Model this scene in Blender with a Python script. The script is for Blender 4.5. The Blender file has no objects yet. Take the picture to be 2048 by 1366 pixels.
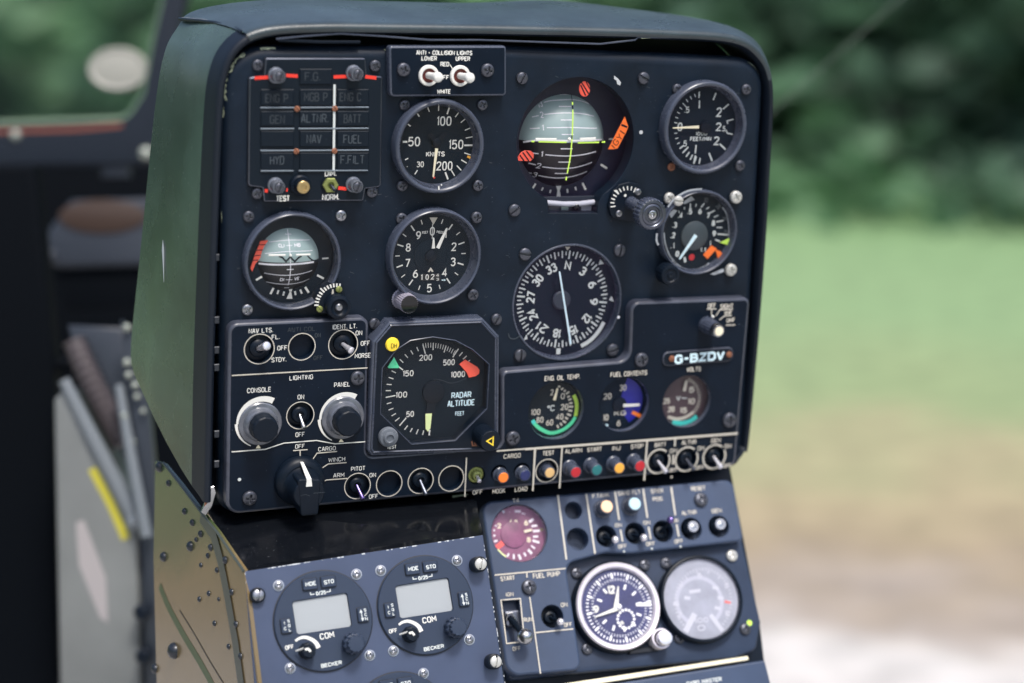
import bpy, math, random
from mathutils import Vector, Matrix
from mathutils.geometry import tessellate_polygon
random.seed(7)
R = math.radians
scene = bpy.context.scene
col = scene.collection
# ------------------------------------------------------------------ camera, sky, sun, exposure
F = 3728.0                      # focal length in photograph pixels (2048 wide)
PITCH = R(11)
CAMH = 1.70
CR = Vector((1, 0, 0)); CD = Vector((0, -math.sin(PITCH), -math.cos(PITCH))); CF = Vector((0, math.cos(PITCH), -math.sin(PITCH)))
CAM = Vector((0, 0, CAMH))
cd = bpy.data.cameras.new('camera'); cam = bpy.data.objects.new('camera', cd); col.objects.link(cam)
cam.matrix_world = Matrix(((CR.x, -CD.x, -CF.x, CAM.x), (CR.y, -CD.y, -CF.y, CAM.y), (CR.z, -CD.z, -CF.z, CAM.z), (0, 0, 0, 1)))
cd.sensor_width = 36; cd.lens = F / 2048 * 36; cd.clip_start = .05; cd.clip_end = 500
cd.dof.use_dof = True; cd.dof.focus_distance = 1.44; cd.dof.aperture_fstop = 2.3
scene.camera = cam
world = bpy.data.worlds.new('World'); scene.world = world; world.use_nodes = True
SUN_EL, SUN_AZ = R(63), R(152)   # azimuth clockwise from +Y: high up, to the right and a little behind the camera
wn = world.node_tree; bg = wn.nodes['Background']
sky = wn.nodes.new('ShaderNodeTexSky'); sky.sky_type = 'NISHITA'; sky.sun_disc = False
sky.sun_elevation = SUN_EL; sky.sun_rotation = SUN_AZ; sky.air_density = 1.0; sky.dust_density = 4.0; sky.ozone_density = 1.5
wn.links.new(sky.outputs[0], bg.inputs[0]); bg.inputs[1].default_value = 0.115
sl = bpy.data.lights.new('sun', 'SUN'); sl.energy = 1.8; sl.angle = R(12); sl.color = (1, .96, .9)
so = bpy.data.objects.new('sun', sl); col.objects.link(so)
sd = Vector((math.sin(SUN_AZ) * math.cos(SUN_EL), math.cos(SUN_AZ) * math.cos(SUN_EL), math.sin(SUN_EL)))
so.rotation_euler = sd.to_track_quat('Z', 'Y').to_euler(); so.location = (0, 0, 6)
vs = scene.view_settings; scene.display_settings.display_device = 'sRGB'
vs.view_transform = 'Standard'; vs.look = 'None'; vs.exposure = 1.0; vs.gamma = 1; vs.use_curve_mapping = False
scene.render.engine = 'CYCLES'
scene.cycles.max_bounces = 8; scene.cycles.transparent_max_bounces = 12
# ------------------------------------------------------------------ materials
M = {}
def mat(name, c, rough=.5, metal=0, spec=.5, bump=0, bscale=400, var=0, vscale=30, specks=0, sscale=260, scol=(.45, .48, .5), coat=0, rvar=0):
    m = bpy.data.materials.new(name); m.use_nodes = True; nt = m.node_tree; b = nt.nodes['Principled BSDF']
    b.inputs['Roughness'].default_value = rough; b.inputs['Metallic'].default_value = metal
    b.inputs['Specular IOR Level'].default_value = spec
    if coat: b.inputs['Coat Weight'].default_value = coat; b.inputs['Coat Roughness'].default_value = .08
    c4 = (*c, 1); b.inputs['Base Color'].default_value = c4
    out = None
    tc = nt.nodes.new('ShaderNodeTexCoord')
    def noise(sc, det=4, ro=.6):
        n = nt.nodes.new('ShaderNodeTexNoise'); n.inputs['Scale'].default_value = sc; n.inputs['Detail'].default_value = det
        n.inputs['Roughness'].default_value = ro; nt.links.new(tc.outputs['Object'], n.inputs['Vector']); return n
    if var:
        n = noise(vscale); r = nt.nodes.new('ShaderNodeValToRGB')
        r.color_ramp.elements[0].position = .3; r.color_ramp.elements[1].position = .7
        r.color_ramp.elements[0].color = (*[x * (1 - var) for x in c], 1); r.color_ramp.elements[1].color = (*[min(1, x * (1 + var)) for x in c], 1)
        nt.links.new(n.outputs[0], r.inputs[0]); out = r.outputs[0]
    if specks:
        n = noise(sscale, 3, .75); r = nt.nodes.new('ShaderNodeValToRGB')
        r.color_ramp.elements[0].position = .72 - .06 * specks; r.color_ramp.elements[1].position = .80 - .06 * specks
        mx = nt.nodes.new('ShaderNodeMix'); mx.data_type = 'RGBA'
        nt.links.new(n.outputs[0], r.inputs[0]); nt.links.new(r.outputs[0], mx.inputs['Factor'])
        if out: nt.links.new(out, mx.inputs[6])
        else: mx.inputs[6].default_value = c4
        mx.inputs[7].default_value = (*scol, 1); out = mx.outputs[2]
    if out: nt.links.new(out, b.inputs['Base Color'])
    if rvar:
        n = noise(vscale * 2.3); mr = nt.nodes.new('ShaderNodeMapRange'); mr.inputs[1].default_value = .3; mr.inputs[2].default_value = .7
        mr.inputs[3].default_value = rough - rvar; mr.inputs[4].default_value = rough + rvar
        nt.links.new(n.outputs[0], mr.inputs[0]); nt.links.new(mr.outputs[0], b.inputs['Roughness'])
    if bump:
        n = noise(bscale, 3); bp = nt.nodes.new('ShaderNodeBump'); bp.inputs['Strength'].default_value = bump; bp.inputs['Distance'].default_value = .0006
        nt.links.new(n.outputs[0], bp.inputs['Height']); nt.links.new(bp.outputs[0], b.inputs['Normal'])
    M[name] = m; return m
def glass(name, tint=(1, 1, 1), ior=1.5, base=(1, 1, 1), rough=.02, gain=1.0, add=0.0):
    m = bpy.data.materials.new(name); m.use_nodes = True; nt = m.node_tree; nt.nodes.remove(nt.nodes['Principled BSDF'])
    o = nt.nodes['Material Output']; t = nt.nodes.new('ShaderNodeBsdfTransparent'); t.inputs[0].default_value = (*base, 1)
    g = nt.nodes.new('ShaderNodeBsdfGlossy'); g.inputs['Color'].default_value = (*tint, 1); g.inputs['Roughness'].default_value = rough
    fr = nt.nodes.new('ShaderNodeFresnel'); fr.inputs[0].default_value = ior
    ma = nt.nodes.new('ShaderNodeMath'); ma.operation = 'MULTIPLY_ADD'; ma.inputs[1].default_value = gain; ma.inputs[2].default_value = add; ma.use_clamp = True
    nt.links.new(fr.outputs[0], ma.inputs[0])
    mx = nt.nodes.new('ShaderNodeMixShader'); nt.links.new(ma.outputs[0], mx.inputs[0]); nt.links.new(t.outputs[0], mx.inputs[1]); nt.links.new(g.outputs[0], mx.inputs[2])
    nt.links.new(mx.outputs[0], o.inputs[0]); M[name] = m; return m
mat('panel', (.0056, .0112, .0215), .44, spec=.18, bump=.14, bscale=900, var=.3, vscale=22, specks=.42, sscale=430, scol=(.12, .16, .2), rvar=.10)
mat('plate', (.0030, .0075, .0165), .42, spec=.14, bump=.10, bscale=1100, var=.15, vscale=30, specks=.3, sscale=380, scol=(.14, .18, .24), rvar=.05)
mat('plate_light', (.036, .055, .102), .38, spec=.35, bump=.10, bscale=1100, var=.12, vscale=25, specks=.2, sscale=380, scol=(.2, .24, .3), rvar=.05)
mat('radio_plate', (.038, .054, .102), .34, bump=.06, bscale=1200, var=.12, vscale=18, specks=.25, sscale=330, scol=(.02, .02, .03), rvar=.05)
mat('radio_face', (.022, .034, .062), .42, spec=.3, bump=.08, bscale=1500)
mat('black', (.0040, .0078, .0150), .40, spec=.17, bump=.05, bscale=900)
mat('black_gloss', (.004, .005, .007), .16, specks=.75, sscale=520, scol=(.16, .17, .18), rvar=.09)
mat('black_rubber', (.005, .009, .017), .45, spec=.3)
mat('bezel', (.048, .058, .086), .27, bump=.05, bscale=900, rvar=.06)
mat('dial', (.0042, .0105, .0190), .5, spec=.12, specks=.02, sscale=500, scol=(.1, .12, .15))
mat('adi_mask', (.011, .015, .034), .45, spec=.3); mat('dial_slate', (.015, .024, .040), .5)
mat('dial_boss', (.035, .05, .062), .45)
mat('dial_purple', (.012, .009, .026), .45)
mat('reflect_blue', (.006, .008, .26), .4)
mat('dial_maroon', (.05, .028, .04), .5)
mat('reflect_magenta', (.18, .055, .115), .5, var=.55, vscale=45)  # dial and boss carry the magenta glass reflection in their colour
mat('dial_navy', (.022, .026, .105), .5, var=.25, vscale=60)
mat('dial_glare', (.33, .345, .41), .5, var=.18, vscale=45)
mat('sky_ball', (.29, .39, .40), .45); mat('ground_ball', (.006, .007, .010), .4)
mat('white', (.66, .66, .63), .5); mat('cream', (.80, .74, .55), .5); mat('ink', (.54, .58, .58), .5)
mat('ink_warm', (.52, .49, .43), .5)
mat('ice', (.62, .80, .88), .5)
mat('ghost', (.018, .026, .036), .5); mat('ghost2', (.034, .046, .06), .5)
mat('pale2', (.47, .48, .56), .5); mat('pale3', (.55, .56, .62), .5)
mat('ghost_pale', (.80, .80, .86), .5)
mat('red', (.72, .035, .02), .45); mat('redflag', (.85, .10, .06), .5); mat('orange', (.9, .17, .02), .5)
mat('yellow', (.85, .62, .04), .5); mat('amber', (.8, .38, .05), .4); mat('lime', (.50, .75, .10), .5); mat('green', (.06, .62, .22), .5); mat('mint', (.10, .70, .38), .5)
mat('cyan', (.06, .66, .60), .5); mat('limewhite', (.72, .82, .40), .5)
mat('btn_orange', (.85, .20, .02), .35); mat('btn_blue', (.012, .02, .10), .35); mat('btn_tan', (.62, .40, .17), .4); mat('btn_red', (.42, .01, .02), .3)
mat('btn_teal', (.01, .14, .15), .3); mat('btn_peach', (.85, .55, .35), .4); mat('btn_sky', (.42, .62, .72), .4)
mat('steel', (.42, .43, .45), .28, 1, bump=.05, bscale=1500, rvar=.08); mat('steel_dark', (.10, .11, .14), .34, .85, rvar=.08)
mat('screw_dark', (.075, .08, .10), .36, .6, var=.4, vscale=300); mat('screw_grey', (.28, .29, .32), .32, .9, var=.3, vscale=300); mat('screw_white', (.46, .46, .44), .35, .3)
mat('rust', (.22, .085, .045), .7, var=.4, vscale=400); mat('brass', (.45, .33, .16), .35, .8); mat('olive_nut', (.22, .25, .08), .45, .5)
mat('violet_metal', (.16, .12, .32), .25, .9); mat('white_metal', (.75, .74, .80), .25, .7)
mat('silver_ring', (.66, .62, .68), .35, .45, var=.12, vscale=40)
mat('lcd', (.34, .365, .385), .35); mat('lcd_frame', (.012, .014, .02), .4)
mat('clear_grey', (.09, .10, .125), .25, var=.3, vscale=90, coat=.5)
mat('rivet_dark', (.022, .027, .036), .3, .3); mat('plate_edge', (.048, .054, .076), .30, var=.3, vscale=60); mat('clear_rim', (.30, .33, .37), .25, var=.4, vscale=90, coat=.5); mat('throat', (.13, .02, .016), .4); mat('stud', (.15, .165, .2), .38, .5); mat('bar', (.20, .24, .29), .3, .4); mat('plate_mid', (.020, .032, .062), .4, spec=.3, bump=.1, bscale=1000, var=.15, vscale=25, specks=.2, sscale=380, scol=(.2, .24, .3)); mat('tile', (.0032, .0078, .0150), .45, spec=.2, specks=.3, sscale=500, scol=(.1, .12, .15))  # plate_edge is lighter than the plates: sky highlight put into the edge colour
mat('knurl', (.40, .38, .46), .3, .4)
mat('dust', (.10, .115, .14), .8, specks=1.2, sscale=900, scol=(.5, .52, .55))
mat('chip', (.42, .48, .34), .6, var=.4, vscale=250); mat('bare', (.50, .52, .55), .5, .3)
glass('glass', gain=.28); glass('glass_purple', tint=(.75, .5, 1), gain=.30)
glass('glass_blue', tint=(.45, .5, 1), gain=.2); glass('glass_magenta', tint=(1, .62, .9), gain=.9, add=.02, rough=.06); glass('glass_glare', tint=(.95, .93, 1), gain=1.2, add=.03, rough=.12)
# ------------------------------------------------------------------ frames (real planes of the cockpit)
def rot3(a, b, c):
    a, b, c = R(a), R(b), R(c)
    return Matrix.Rotation(c, 3, 'Z') @ Matrix.Rotation(b, 3, 'Y') @ Matrix.Rotation(a, 3, 'X')
def c2w(v): return CAM + CR * v[0] + CD * v[1] + CF * v[2]
def c2wd(v): return CR * v[0] + CD * v[1] + CF * v[2]
def ray(px, py): return Vector(((px - 1024) / F, (py - 683) / F, 1))
class Frame:
    def __init__(s, ang, px, py, depth):
        m = rot3(*ang); s.U = Vector(m.col[0]); s.V = -Vector(m.col[1]); s.N = -Vector(m.col[2])
        s.O = ray(px, py) * depth; s.s = depth / F
        u, v, n = c2wd(s.U), c2wd(s.V), c2wd(s.N)
        s.R = Matrix((u, v, n)).transposed()
    def L(s, px, py, w=0):
        D = ray(px, py); o = s.O + s.N * (w * s.s); t = (o @ s.N) / (D @ s.N); X = D * t - s.O
        return (X @ s.U / s.s, X @ s.V / s.s)
    def k(s, px, py, w=0): return abs(s.L(px, py - 5, w)[1] - s.L(px, py + 5, w)[1]) / 10
    def pt(s, u, v, w): return c2w(s.O + (s.U * u + s.V * v + s.N * w) * s.s)
    def depth(s, px, py, w=0):
        D = ray(px, py); o = s.O + s.N * (w * s.s); return (o @ s.N) / (D @ s.N)
FM = Frame((15.667, -22.351, -3.236), 1024, 683, F * .0004)          # main instrument panel
FR = Frame((-14.67, -17.46, -3.54), 1210, 985, FM.depth(1210, 985, -4))   # right sub-console
FC = Frame((-7.41, -17.46, -6.54), 727, 1107, 1.405)                 # radio plate
# ------------------------------------------------------------------ mesh builder
def sample_arc(cx, cy, r, a0, a1, n): return [(cx + r * math.cos(a0 + (a1 - a0) * i / n), cy + r * math.sin(a0 + (a1 - a0) * i / n)) for i in range(n + 1)]
def fillet(pts, rad, seg=7):
    out = []; n = len(pts)
    for i in range(n):
        p = Vector(pts[i]); a = Vector(pts[i - 1]) - p; b = Vector(pts[(i + 1) % n]) - p
        r = rad[i] if isinstance(rad, (list, tuple)) else rad
        la, lb = a.length, b.length; a.normalize(); b.normalize()
        ang = a.angle(b)
        if r <= 0 or ang > 3.1: out.append(tuple(p)); continue
        t = min(r / math.tan(ang / 2), la * .49, lb * .49); rr = t * math.tan(ang / 2)
        c = p + (a + b).normalized() * (rr / math.sin(ang / 2))
        s0 = p + a * t - c; e0 = p + b * t - c
        a0 = math.atan2(s0.y, s0.x); a1 = math.atan2(e0.y, e0.x); d = (a1 - a0 + math.pi) % (2 * math.pi) - math.pi
        out += [(c.x + rr * math.cos(a0 + d * j / seg), c.y + rr * math.sin(a0 + d * j / seg)) for j in range(seg + 1)]
    return out
def area(l): return sum(l[i - 1][0] * l[i][1] - l[i][0] * l[i - 1][1] for i in range(len(l))) / 2
def ccw(l): return l if area(l) > 0 else l[::-1]
def inset(l, d):
    o = []; n = len(l)
    for i in range(n):
        p = Vector(l[i]); a = (p - Vector(l[i - 1])); b = (Vector(l[(i + 1) % n]) - p)
        if a.length < 1e-6: a = b
        if b.length < 1e-6: b = a
        na = Vector((-a.y, a.x)).normalized(); nb = Vector((-b.y, b.x)).normalized(); m = na + nb
        m = m.normalized() if m.length > 1e-6 else na
        o.append(tuple(p + m * (d / max(.4, m.dot(na)))))
    return o
def circle(cx, cy, r, n=40, sx=1): return [(cx + sx * r * math.cos(2 * math.pi * i / n), cy + r * math.sin(2 * math.pi * i / n)) for i in range(n)]
class MB:
    def __init__(s): s.v = []; s.f = []
    def ring(s, loop, w): i = len(s.v); s.v += [(x, y, w) for x, y in loop]; return list(range(i, i + len(loop)))
    def bridge(s, a, b):
        n = len(a)
        for i in range(n): s.f.append((a[i], a[(i + 1) % n], b[(i + 1) % n], b[i]))
    def cap(s, r, flip=False): s.f.append(tuple(r[::-1] if flip else r))
    def lathe(s, prof, c=(0, 0), n=48, cap0=False, cap1=False, flute=0, fn=0):
        prev = None
        for q, (r, z) in enumerate(prof):
            if r < 1e-6: lp = [(c[0], c[1])] * n
            else: lp = [(c[0] + (r * (1 - (flute if (fn and (i * fn * 2 // n) % 2) else 0))) * math.cos(2 * math.pi * i / n), c[1] + (r * (1 - (flute if (fn and (i * fn * 2 // n) % 2) else 0))) * math.sin(2 * math.pi * i / n)) for i in range(n)]
            cur = s.ring(lp, z)
            if prev: s.bridge(prev, cur)
            elif cap0: s.cap(cur, True)
            prev = cur
        if cap1: s.cap(prev)
        return s
    def plate(s, loop, w0, w1, bev=3, holes=(), bottom=False, edge=None):
        """loop with rounded front edge; holes = (loop, depth_w, floor?); edge = another builder for the edge faces"""
        loop = ccw(loop); e = edge or s; ns = 5 if bev > 8 else 3 if bev >= 2 else 1
        a = e.ring(loop, w0); prev = e.ring(loop, w1 - bev); e.bridge(a, prev)
        for i in range(1, ns + 1):
            t = math.pi / 2 * i / ns; di = bev * (1 - math.cos(t)) if ns > 1 else bev; cur = e.ring(inset(loop, di), w1 - bev + (bev * math.sin(t) if ns > 1 else bev)); e.bridge(prev, cur); prev = cur
        l3 = inset(loop, bev); d = s.ring(l3, w1) if edge else prev
        if bottom: e.cap(a, True)
        rings = [d]; loops = [l3]
        for hl, dw, floor in holes:
            hl = ccw(hl); h0 = s.ring(hl, w1); h1 = s.ring(inset(hl, .8), w1 - .8); h2 = s.ring(inset(hl, .8), dw)
            s.bridge(h0[::-1], h1[::-1]); s.bridge(h1[::-1], h2[::-1])
            if floor: s.cap(h2)
            rings.append(h0); loops.append(hl)
        idx = [i for r in rings for i in r]
        s.tess(loops, idx)
        return s
    def tess(s, loops, idx):
        pl = [[Vector((x, y, 0)) for x, y in l] for l in loops]
        flat = [p for l in pl for p in l]
        for t in tessellate_polygon(pl):
            a, b, c = (flat[i] for i in t)
            ar = (b - a).cross(c - a).z
            if abs(ar) < 1e-7: continue
            s.f.append(tuple(idx[i] for i in (t if ar > 0 else t[::-1])))
    def flat(s, loop, w): loop = ccw(loop); r = s.ring(loop, w); s.tess([loop], r); return s
    def stroke(s, pts, wd, w, closed=False, wd2=None):
        q = [Vector(p[:2]) for p in pts]
        q = [p for i, p in enumerate(q) if i == 0 or (p - q[i - 1]).length > 1e-5]
        n = len(q)
        if n < 2: return s
        L, Rr = [], []
        for i in range(n):
            a = q[i] - q[i - 1] if (i > 0 or closed) else q[1] - q[0]
            b = q[(i + 1) % n] - q[i] if (i < n - 1 or closed) else q[-1] - q[-2]
            a = a.normalized() if a.length > 1e-9 else b.normalized(); b = b.normalized() if b.length > 1e-9 else a
            na = Vector((-a.y, a.x)); nb = Vector((-b.y, b.x)); m = na + nb
            m = m.normalized() if m.length > 1e-3 else na
            h = (wd if wd2 is None else wd + (wd2 - wd) * i / (n - 1)) / 2
            h = h / max(.5, m.dot(na)); L.append(q[i] + m * h); Rr.append(q[i] - m * h)
        i0 = len(s.v); ww = w if callable(w) else (lambda x, y: w)
        s.v += [(p.x, p.y, ww(p.x, p.y)) for p in L] + [(p.x, p.y, ww(p.x, p.y)) for p in Rr]
        for i in range(n if closed else n - 1):
            j = (i + 1) % n; s.f.append((i0 + n + i, i0 + n + j, i0 + j, i0 + i))
        return s
    def tube(s, path, rad, n=14, caps=True):
        prev = None; P = [Vector(p) for p in path]
        for i, p in enumerate(P):
            t = (P[min(i + 1, len(P) - 1)] - P[max(i - 1, 0)]).normalized()
            a = t.cross(Vector((.13, .9, .27))).normalized(); b = t.cross(a)
            r = rad[i] if isinstance(rad, (list, tuple)) else rad
            i0 = len(s.v); s.v += [tuple(p + (a * math.cos(2 * math.pi * j / n) + b * math.sin(2 * math.pi * j / n)) * r) for j in range(n)]
            cur = list(range(i0, i0 + n))
            if prev: s.bridge(prev, cur)
            elif caps: s.cap(cur, True)
            prev = cur
        if caps: s.cap(prev)
        return s
    def ball(s, c, r, n=20, m=12, sz=1):
        prev = None
        for i in range(m + 1):
            a = -math.pi / 2 + math.pi * i / m
            cur = s.ring([(c[0] + max(1e-4, r * math.cos(a)) * math.cos(2 * math.pi * j / n), c[1] + max(1e-4, r * math.cos(a)) * math.sin(2 * math.pi * j / n)) for j in range(n)], c[2] + sz * r * math.sin(a))
            if prev: s.bridge(prev, cur)
            prev = cur
        return s
    def box(s, x0, x1, y0, y1, z0, z1, b=1):
        return s.plate([(x0, y0), (x1, y0), (x1, y1), (x0, y1)], z0, z1, b, bottom=True)
    def mesh(s, name, m, sc=1, ang=32):
        me = bpy.data.meshes.new(name); me.from_pydata([(x * sc, y * sc, z * sc) for x, y, z in s.v], [], s.f)
        me.materials.append(M[m] if isinstance(m, str) else m)
        me.polygons.foreach_set('use_smooth', [True] * len(me.polygons)); me.update()
        me.set_sharp_from_angle(angle=R(ang)); return me
# ------------------------------------------------------------------ engraved stroke lettering
G = {
 'A': [[(0, 0), (1.7, 6), (2.3, 6), (4, 0)], [(.6, 1.9), (3.4, 1.9)]], 'B': [[(2.6, 3.2), (0, 3.2), (0, 6), (2.7, 6), (3.6, 5.3), (3.6, 3.9), (2.6, 3.2), (4, 2.4), (4, .8), (3, 0), (0, 0), (0, 3.2)]],
 'C': [[(4, 4.8), (3, 6), (1, 6), (0, 4.9), (0, 1.1), (1, 0), (3, 0), (4, 1.2)]], 'D': [[(0, 0), (0, 6), (2.8, 6), (4, 4.8), (4, 1.2), (2.8, 0), (0, 0), (0, 1)]],
 'E': [[(3.8, 6), (0, 6), (0, 0), (3.8, 0)], [(0, 3.1), (3, 3.1)]], 'F': [[(3.8, 6), (0, 6), (0, 0)], [(0, 3.1), (3, 3.1)]],
 'G': [[(4, 4.8), (3, 6), (1, 6), (0, 4.9), (0, 1.1), (1, 0), (3, 0), (4, 1.1), (4, 2.8), (2.4, 2.8)]], 'H': [[(0, 0), (0, 6)], [(4, 0), (4, 6)], [(0, 3), (4, 3)]],
 'I': [[(.4, 0), (.4, 6)]], 'J': [[(3.4, 6), (3.4, 1.2), (2.5, 0), (1, 0), (0, 1.2)]], 'K': [[(0, 0), (0, 6)], [(4, 6), (0, 2.4)], [(1.4, 3.6), (4, 0)]],
 'L': [[(0, 6), (0, 0), (3.7, 0)]], 'M': [[(0, 0), (0, 6), (2.3, 2.2), (4.6, 6), (4.6, 0)]], 'N': [[(0, 0), (0, 6), (4, 0), (4, 6)]],
 'O': [[(1.1, 0), (0, 1.1), (0, 4.9), (1.1, 6), (2.9, 6), (4, 4.9), (4, 1.1), (2.9, 0), (1.1, 0), (.6, .5)]], 'P': [[(0, 0), (0, 6), (2.8, 6), (4, 5.2), (4, 3.6), (2.8, 2.7), (0, 2.7)]],
 'Q': [[(1.1, 0), (0, 1.1), (0, 4.9), (1.1, 6), (2.9, 6), (4, 4.9), (4, 1.1), (2.9, 0), (1.1, 0), (.6, .5)], [(2.4, 1.8), (4.2, -.4)]],
 'R': [[(0, 0), (0, 6), (2.8, 6), (4, 5.2), (4, 3.7), (2.8, 2.9), (0, 2.9)], [(2.2, 2.9), (4, 0)]], 'S': [[(4, 4.9), (3, 6), (1, 6), (0, 5), (0, 4), (1, 3.2), (3, 2.8), (4, 2), (4, 1), (3, 0), (1, 0), (0, 1.1)]],
 'T': [[(0, 6), (4, 6)], [(2, 6), (2, 0)]], 'U': [[(0, 6), (0, 1.1), (1.1, 0), (2.9, 0), (4, 1.1), (4, 6)]], 'V': [[(0, 6), (1.8, 0), (2.2, 0), (4, 6)]],
 'W': [[(0, 6), (1.2, 0), (2.7, 4.6), (4.2, 0), (5.4, 6)]], 'X': [[(0, 0), (4, 6)], [(0, 6), (4, 0)]], 'Y': [[(0, 6), (2, 3), (4, 6)], [(2, 3), (2, 0)]], 'Z': [[(0, 6), (4, 6), (0, 0), (4, 0)]],
 '0': [[(1.1, 0), (.3, .9), (0, 3), (.3, 5.1), (1.1, 6), (2.4, 6), (3.2, 5.1), (3.5, 3), (3.2, .9), (2.4, 0), (1.1, 0), (.7, .4)]], '1': [[(0, 4.9), (.9, 6), (.9, 0)]],
 '2': [[(0, 4.7), (.4, 5.6), (1.3, 6), (2.5, 6), (3.4, 5.4), (3.6, 4.4), (3.2, 3.4), (0, 0), (3.7, 0)]], '3': [[(0, 5.2), (1, 6), (2.4, 6), (3.3, 5.3), (3.3, 4), (2.4, 3.3), (1.3, 3.3)], [(2.2, 3.3), (3.3, 2.7), (3.6, 1.8), (3.3, .8), (2.4, 0), (1, 0), (0, .9)]],
 '4': [[(2.7, 0), (2.7, 6), (0, 1.7), (3.9, 1.7)]], '5': [[(3.4, 6), (.5, 6), (.2, 3.3), (1.3, 3.8), (2.5, 3.7), (3.4, 2.9), (3.6, 1.7), (3.1, .5), (2.1, 0), (1, 0), (0, .8)]],
 '6': [[(3, 5.8), (1.6, 5.2), (.5, 3.6), (.1, 1.8), (.6, .5), (1.6, 0), (2.7, .2), (3.5, 1.1), (3.5, 2.3), (2.7, 3.4), (1.6, 3.6), (.5, 2.8)]], '7': [[(0, 6), (3.6, 6), (1.2, 0)]],
 '8': [[(1.8, 3.2), (.6, 3.7), (.3, 4.7), (.7, 5.6), (1.8, 6), (2.9, 5.6), (3.3, 4.7), (3, 3.7), (1.8, 3.2), (.5, 2.6), (0, 1.6), (.5, .5), (1.8, 0), (3.1, .5), (3.6, 1.6), (3.1, 2.6), (1.8, 3.2), (1.2, 3.4)]],
 '9': [[(.6, .2), (2, .8), (3.1, 2.4), (3.5, 4.2), (3, 5.5), (2, 6), (.9, 5.8), (.1, 4.9), (.1, 3.7), (.9, 2.6), (2, 2.4), (3.1, 3.2)]],
 '.': [[(.2, 0), (.2, .7)]], '-': [[(0, 3), (2.4, 3)]], '/': [[(0, -.4), (2.6, 6.4)]], "'": [[(.3, 6), (.3, 4.6)]],
 'o': [[(.6, 4), (0, 4.7), (.3, 5.7), (1.1, 6), (1.9, 5.5), (1.9, 4.5), (1.2, 3.9), (.6, 4), (.3, 4.3)]], 'b': [[(0, 6), (0, 0), (2, 0), (2.6, 1), (2.6, 2.4), (2, 3.3), (0, 3.3)]], 'm': [[(0, 0), (0, 3.4), (1.5, 3.4), (1.5, 0)], [(1.5, 3.4), (3, 3.4), (3, 0)]],
}
def gwid(c): return 2.2 if c == ' ' else max(p[0] for st in G[c] for p in st)
class Thing:
    """a top-level object on a frame; parts are children in its local space (units = photo pixels at that plane)"""
    def __init__(s, name, label, cat, fr, px, py, w=0, group=None):
        s.fr = fr; s.ou, s.ov = fr.L(px, py, w); s.ow = w
        o = bpy.data.objects.new(name, None); o.empty_display_size = .01; col.objects.link(o)
        p = fr.pt(s.ou, s.ov, w); o.matrix_world = Matrix.Translation(p) @ fr.R.to_4x4()
        o['label'] = label; o['category'] = cat
        if group: o['group'] = group
        s.o = o
    def L(s, px, py, w=0):
        u, v = s.fr.L(px, py, w + s.ow); return (u - s.ou, v - s.ov)
    def k(s, px, py): return s.fr.k(px, py, s.ow)
    def part(s, name, mb, m, parent=None, label=None, ang=32):
        if not mb.f: return None
        o = bpy.data.objects.new(name, mb.mesh(name, m, s.fr.s, ang)); col.objects.link(o); o.parent = parent or s.o
        if label: o['label'] = label
        return o
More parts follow.
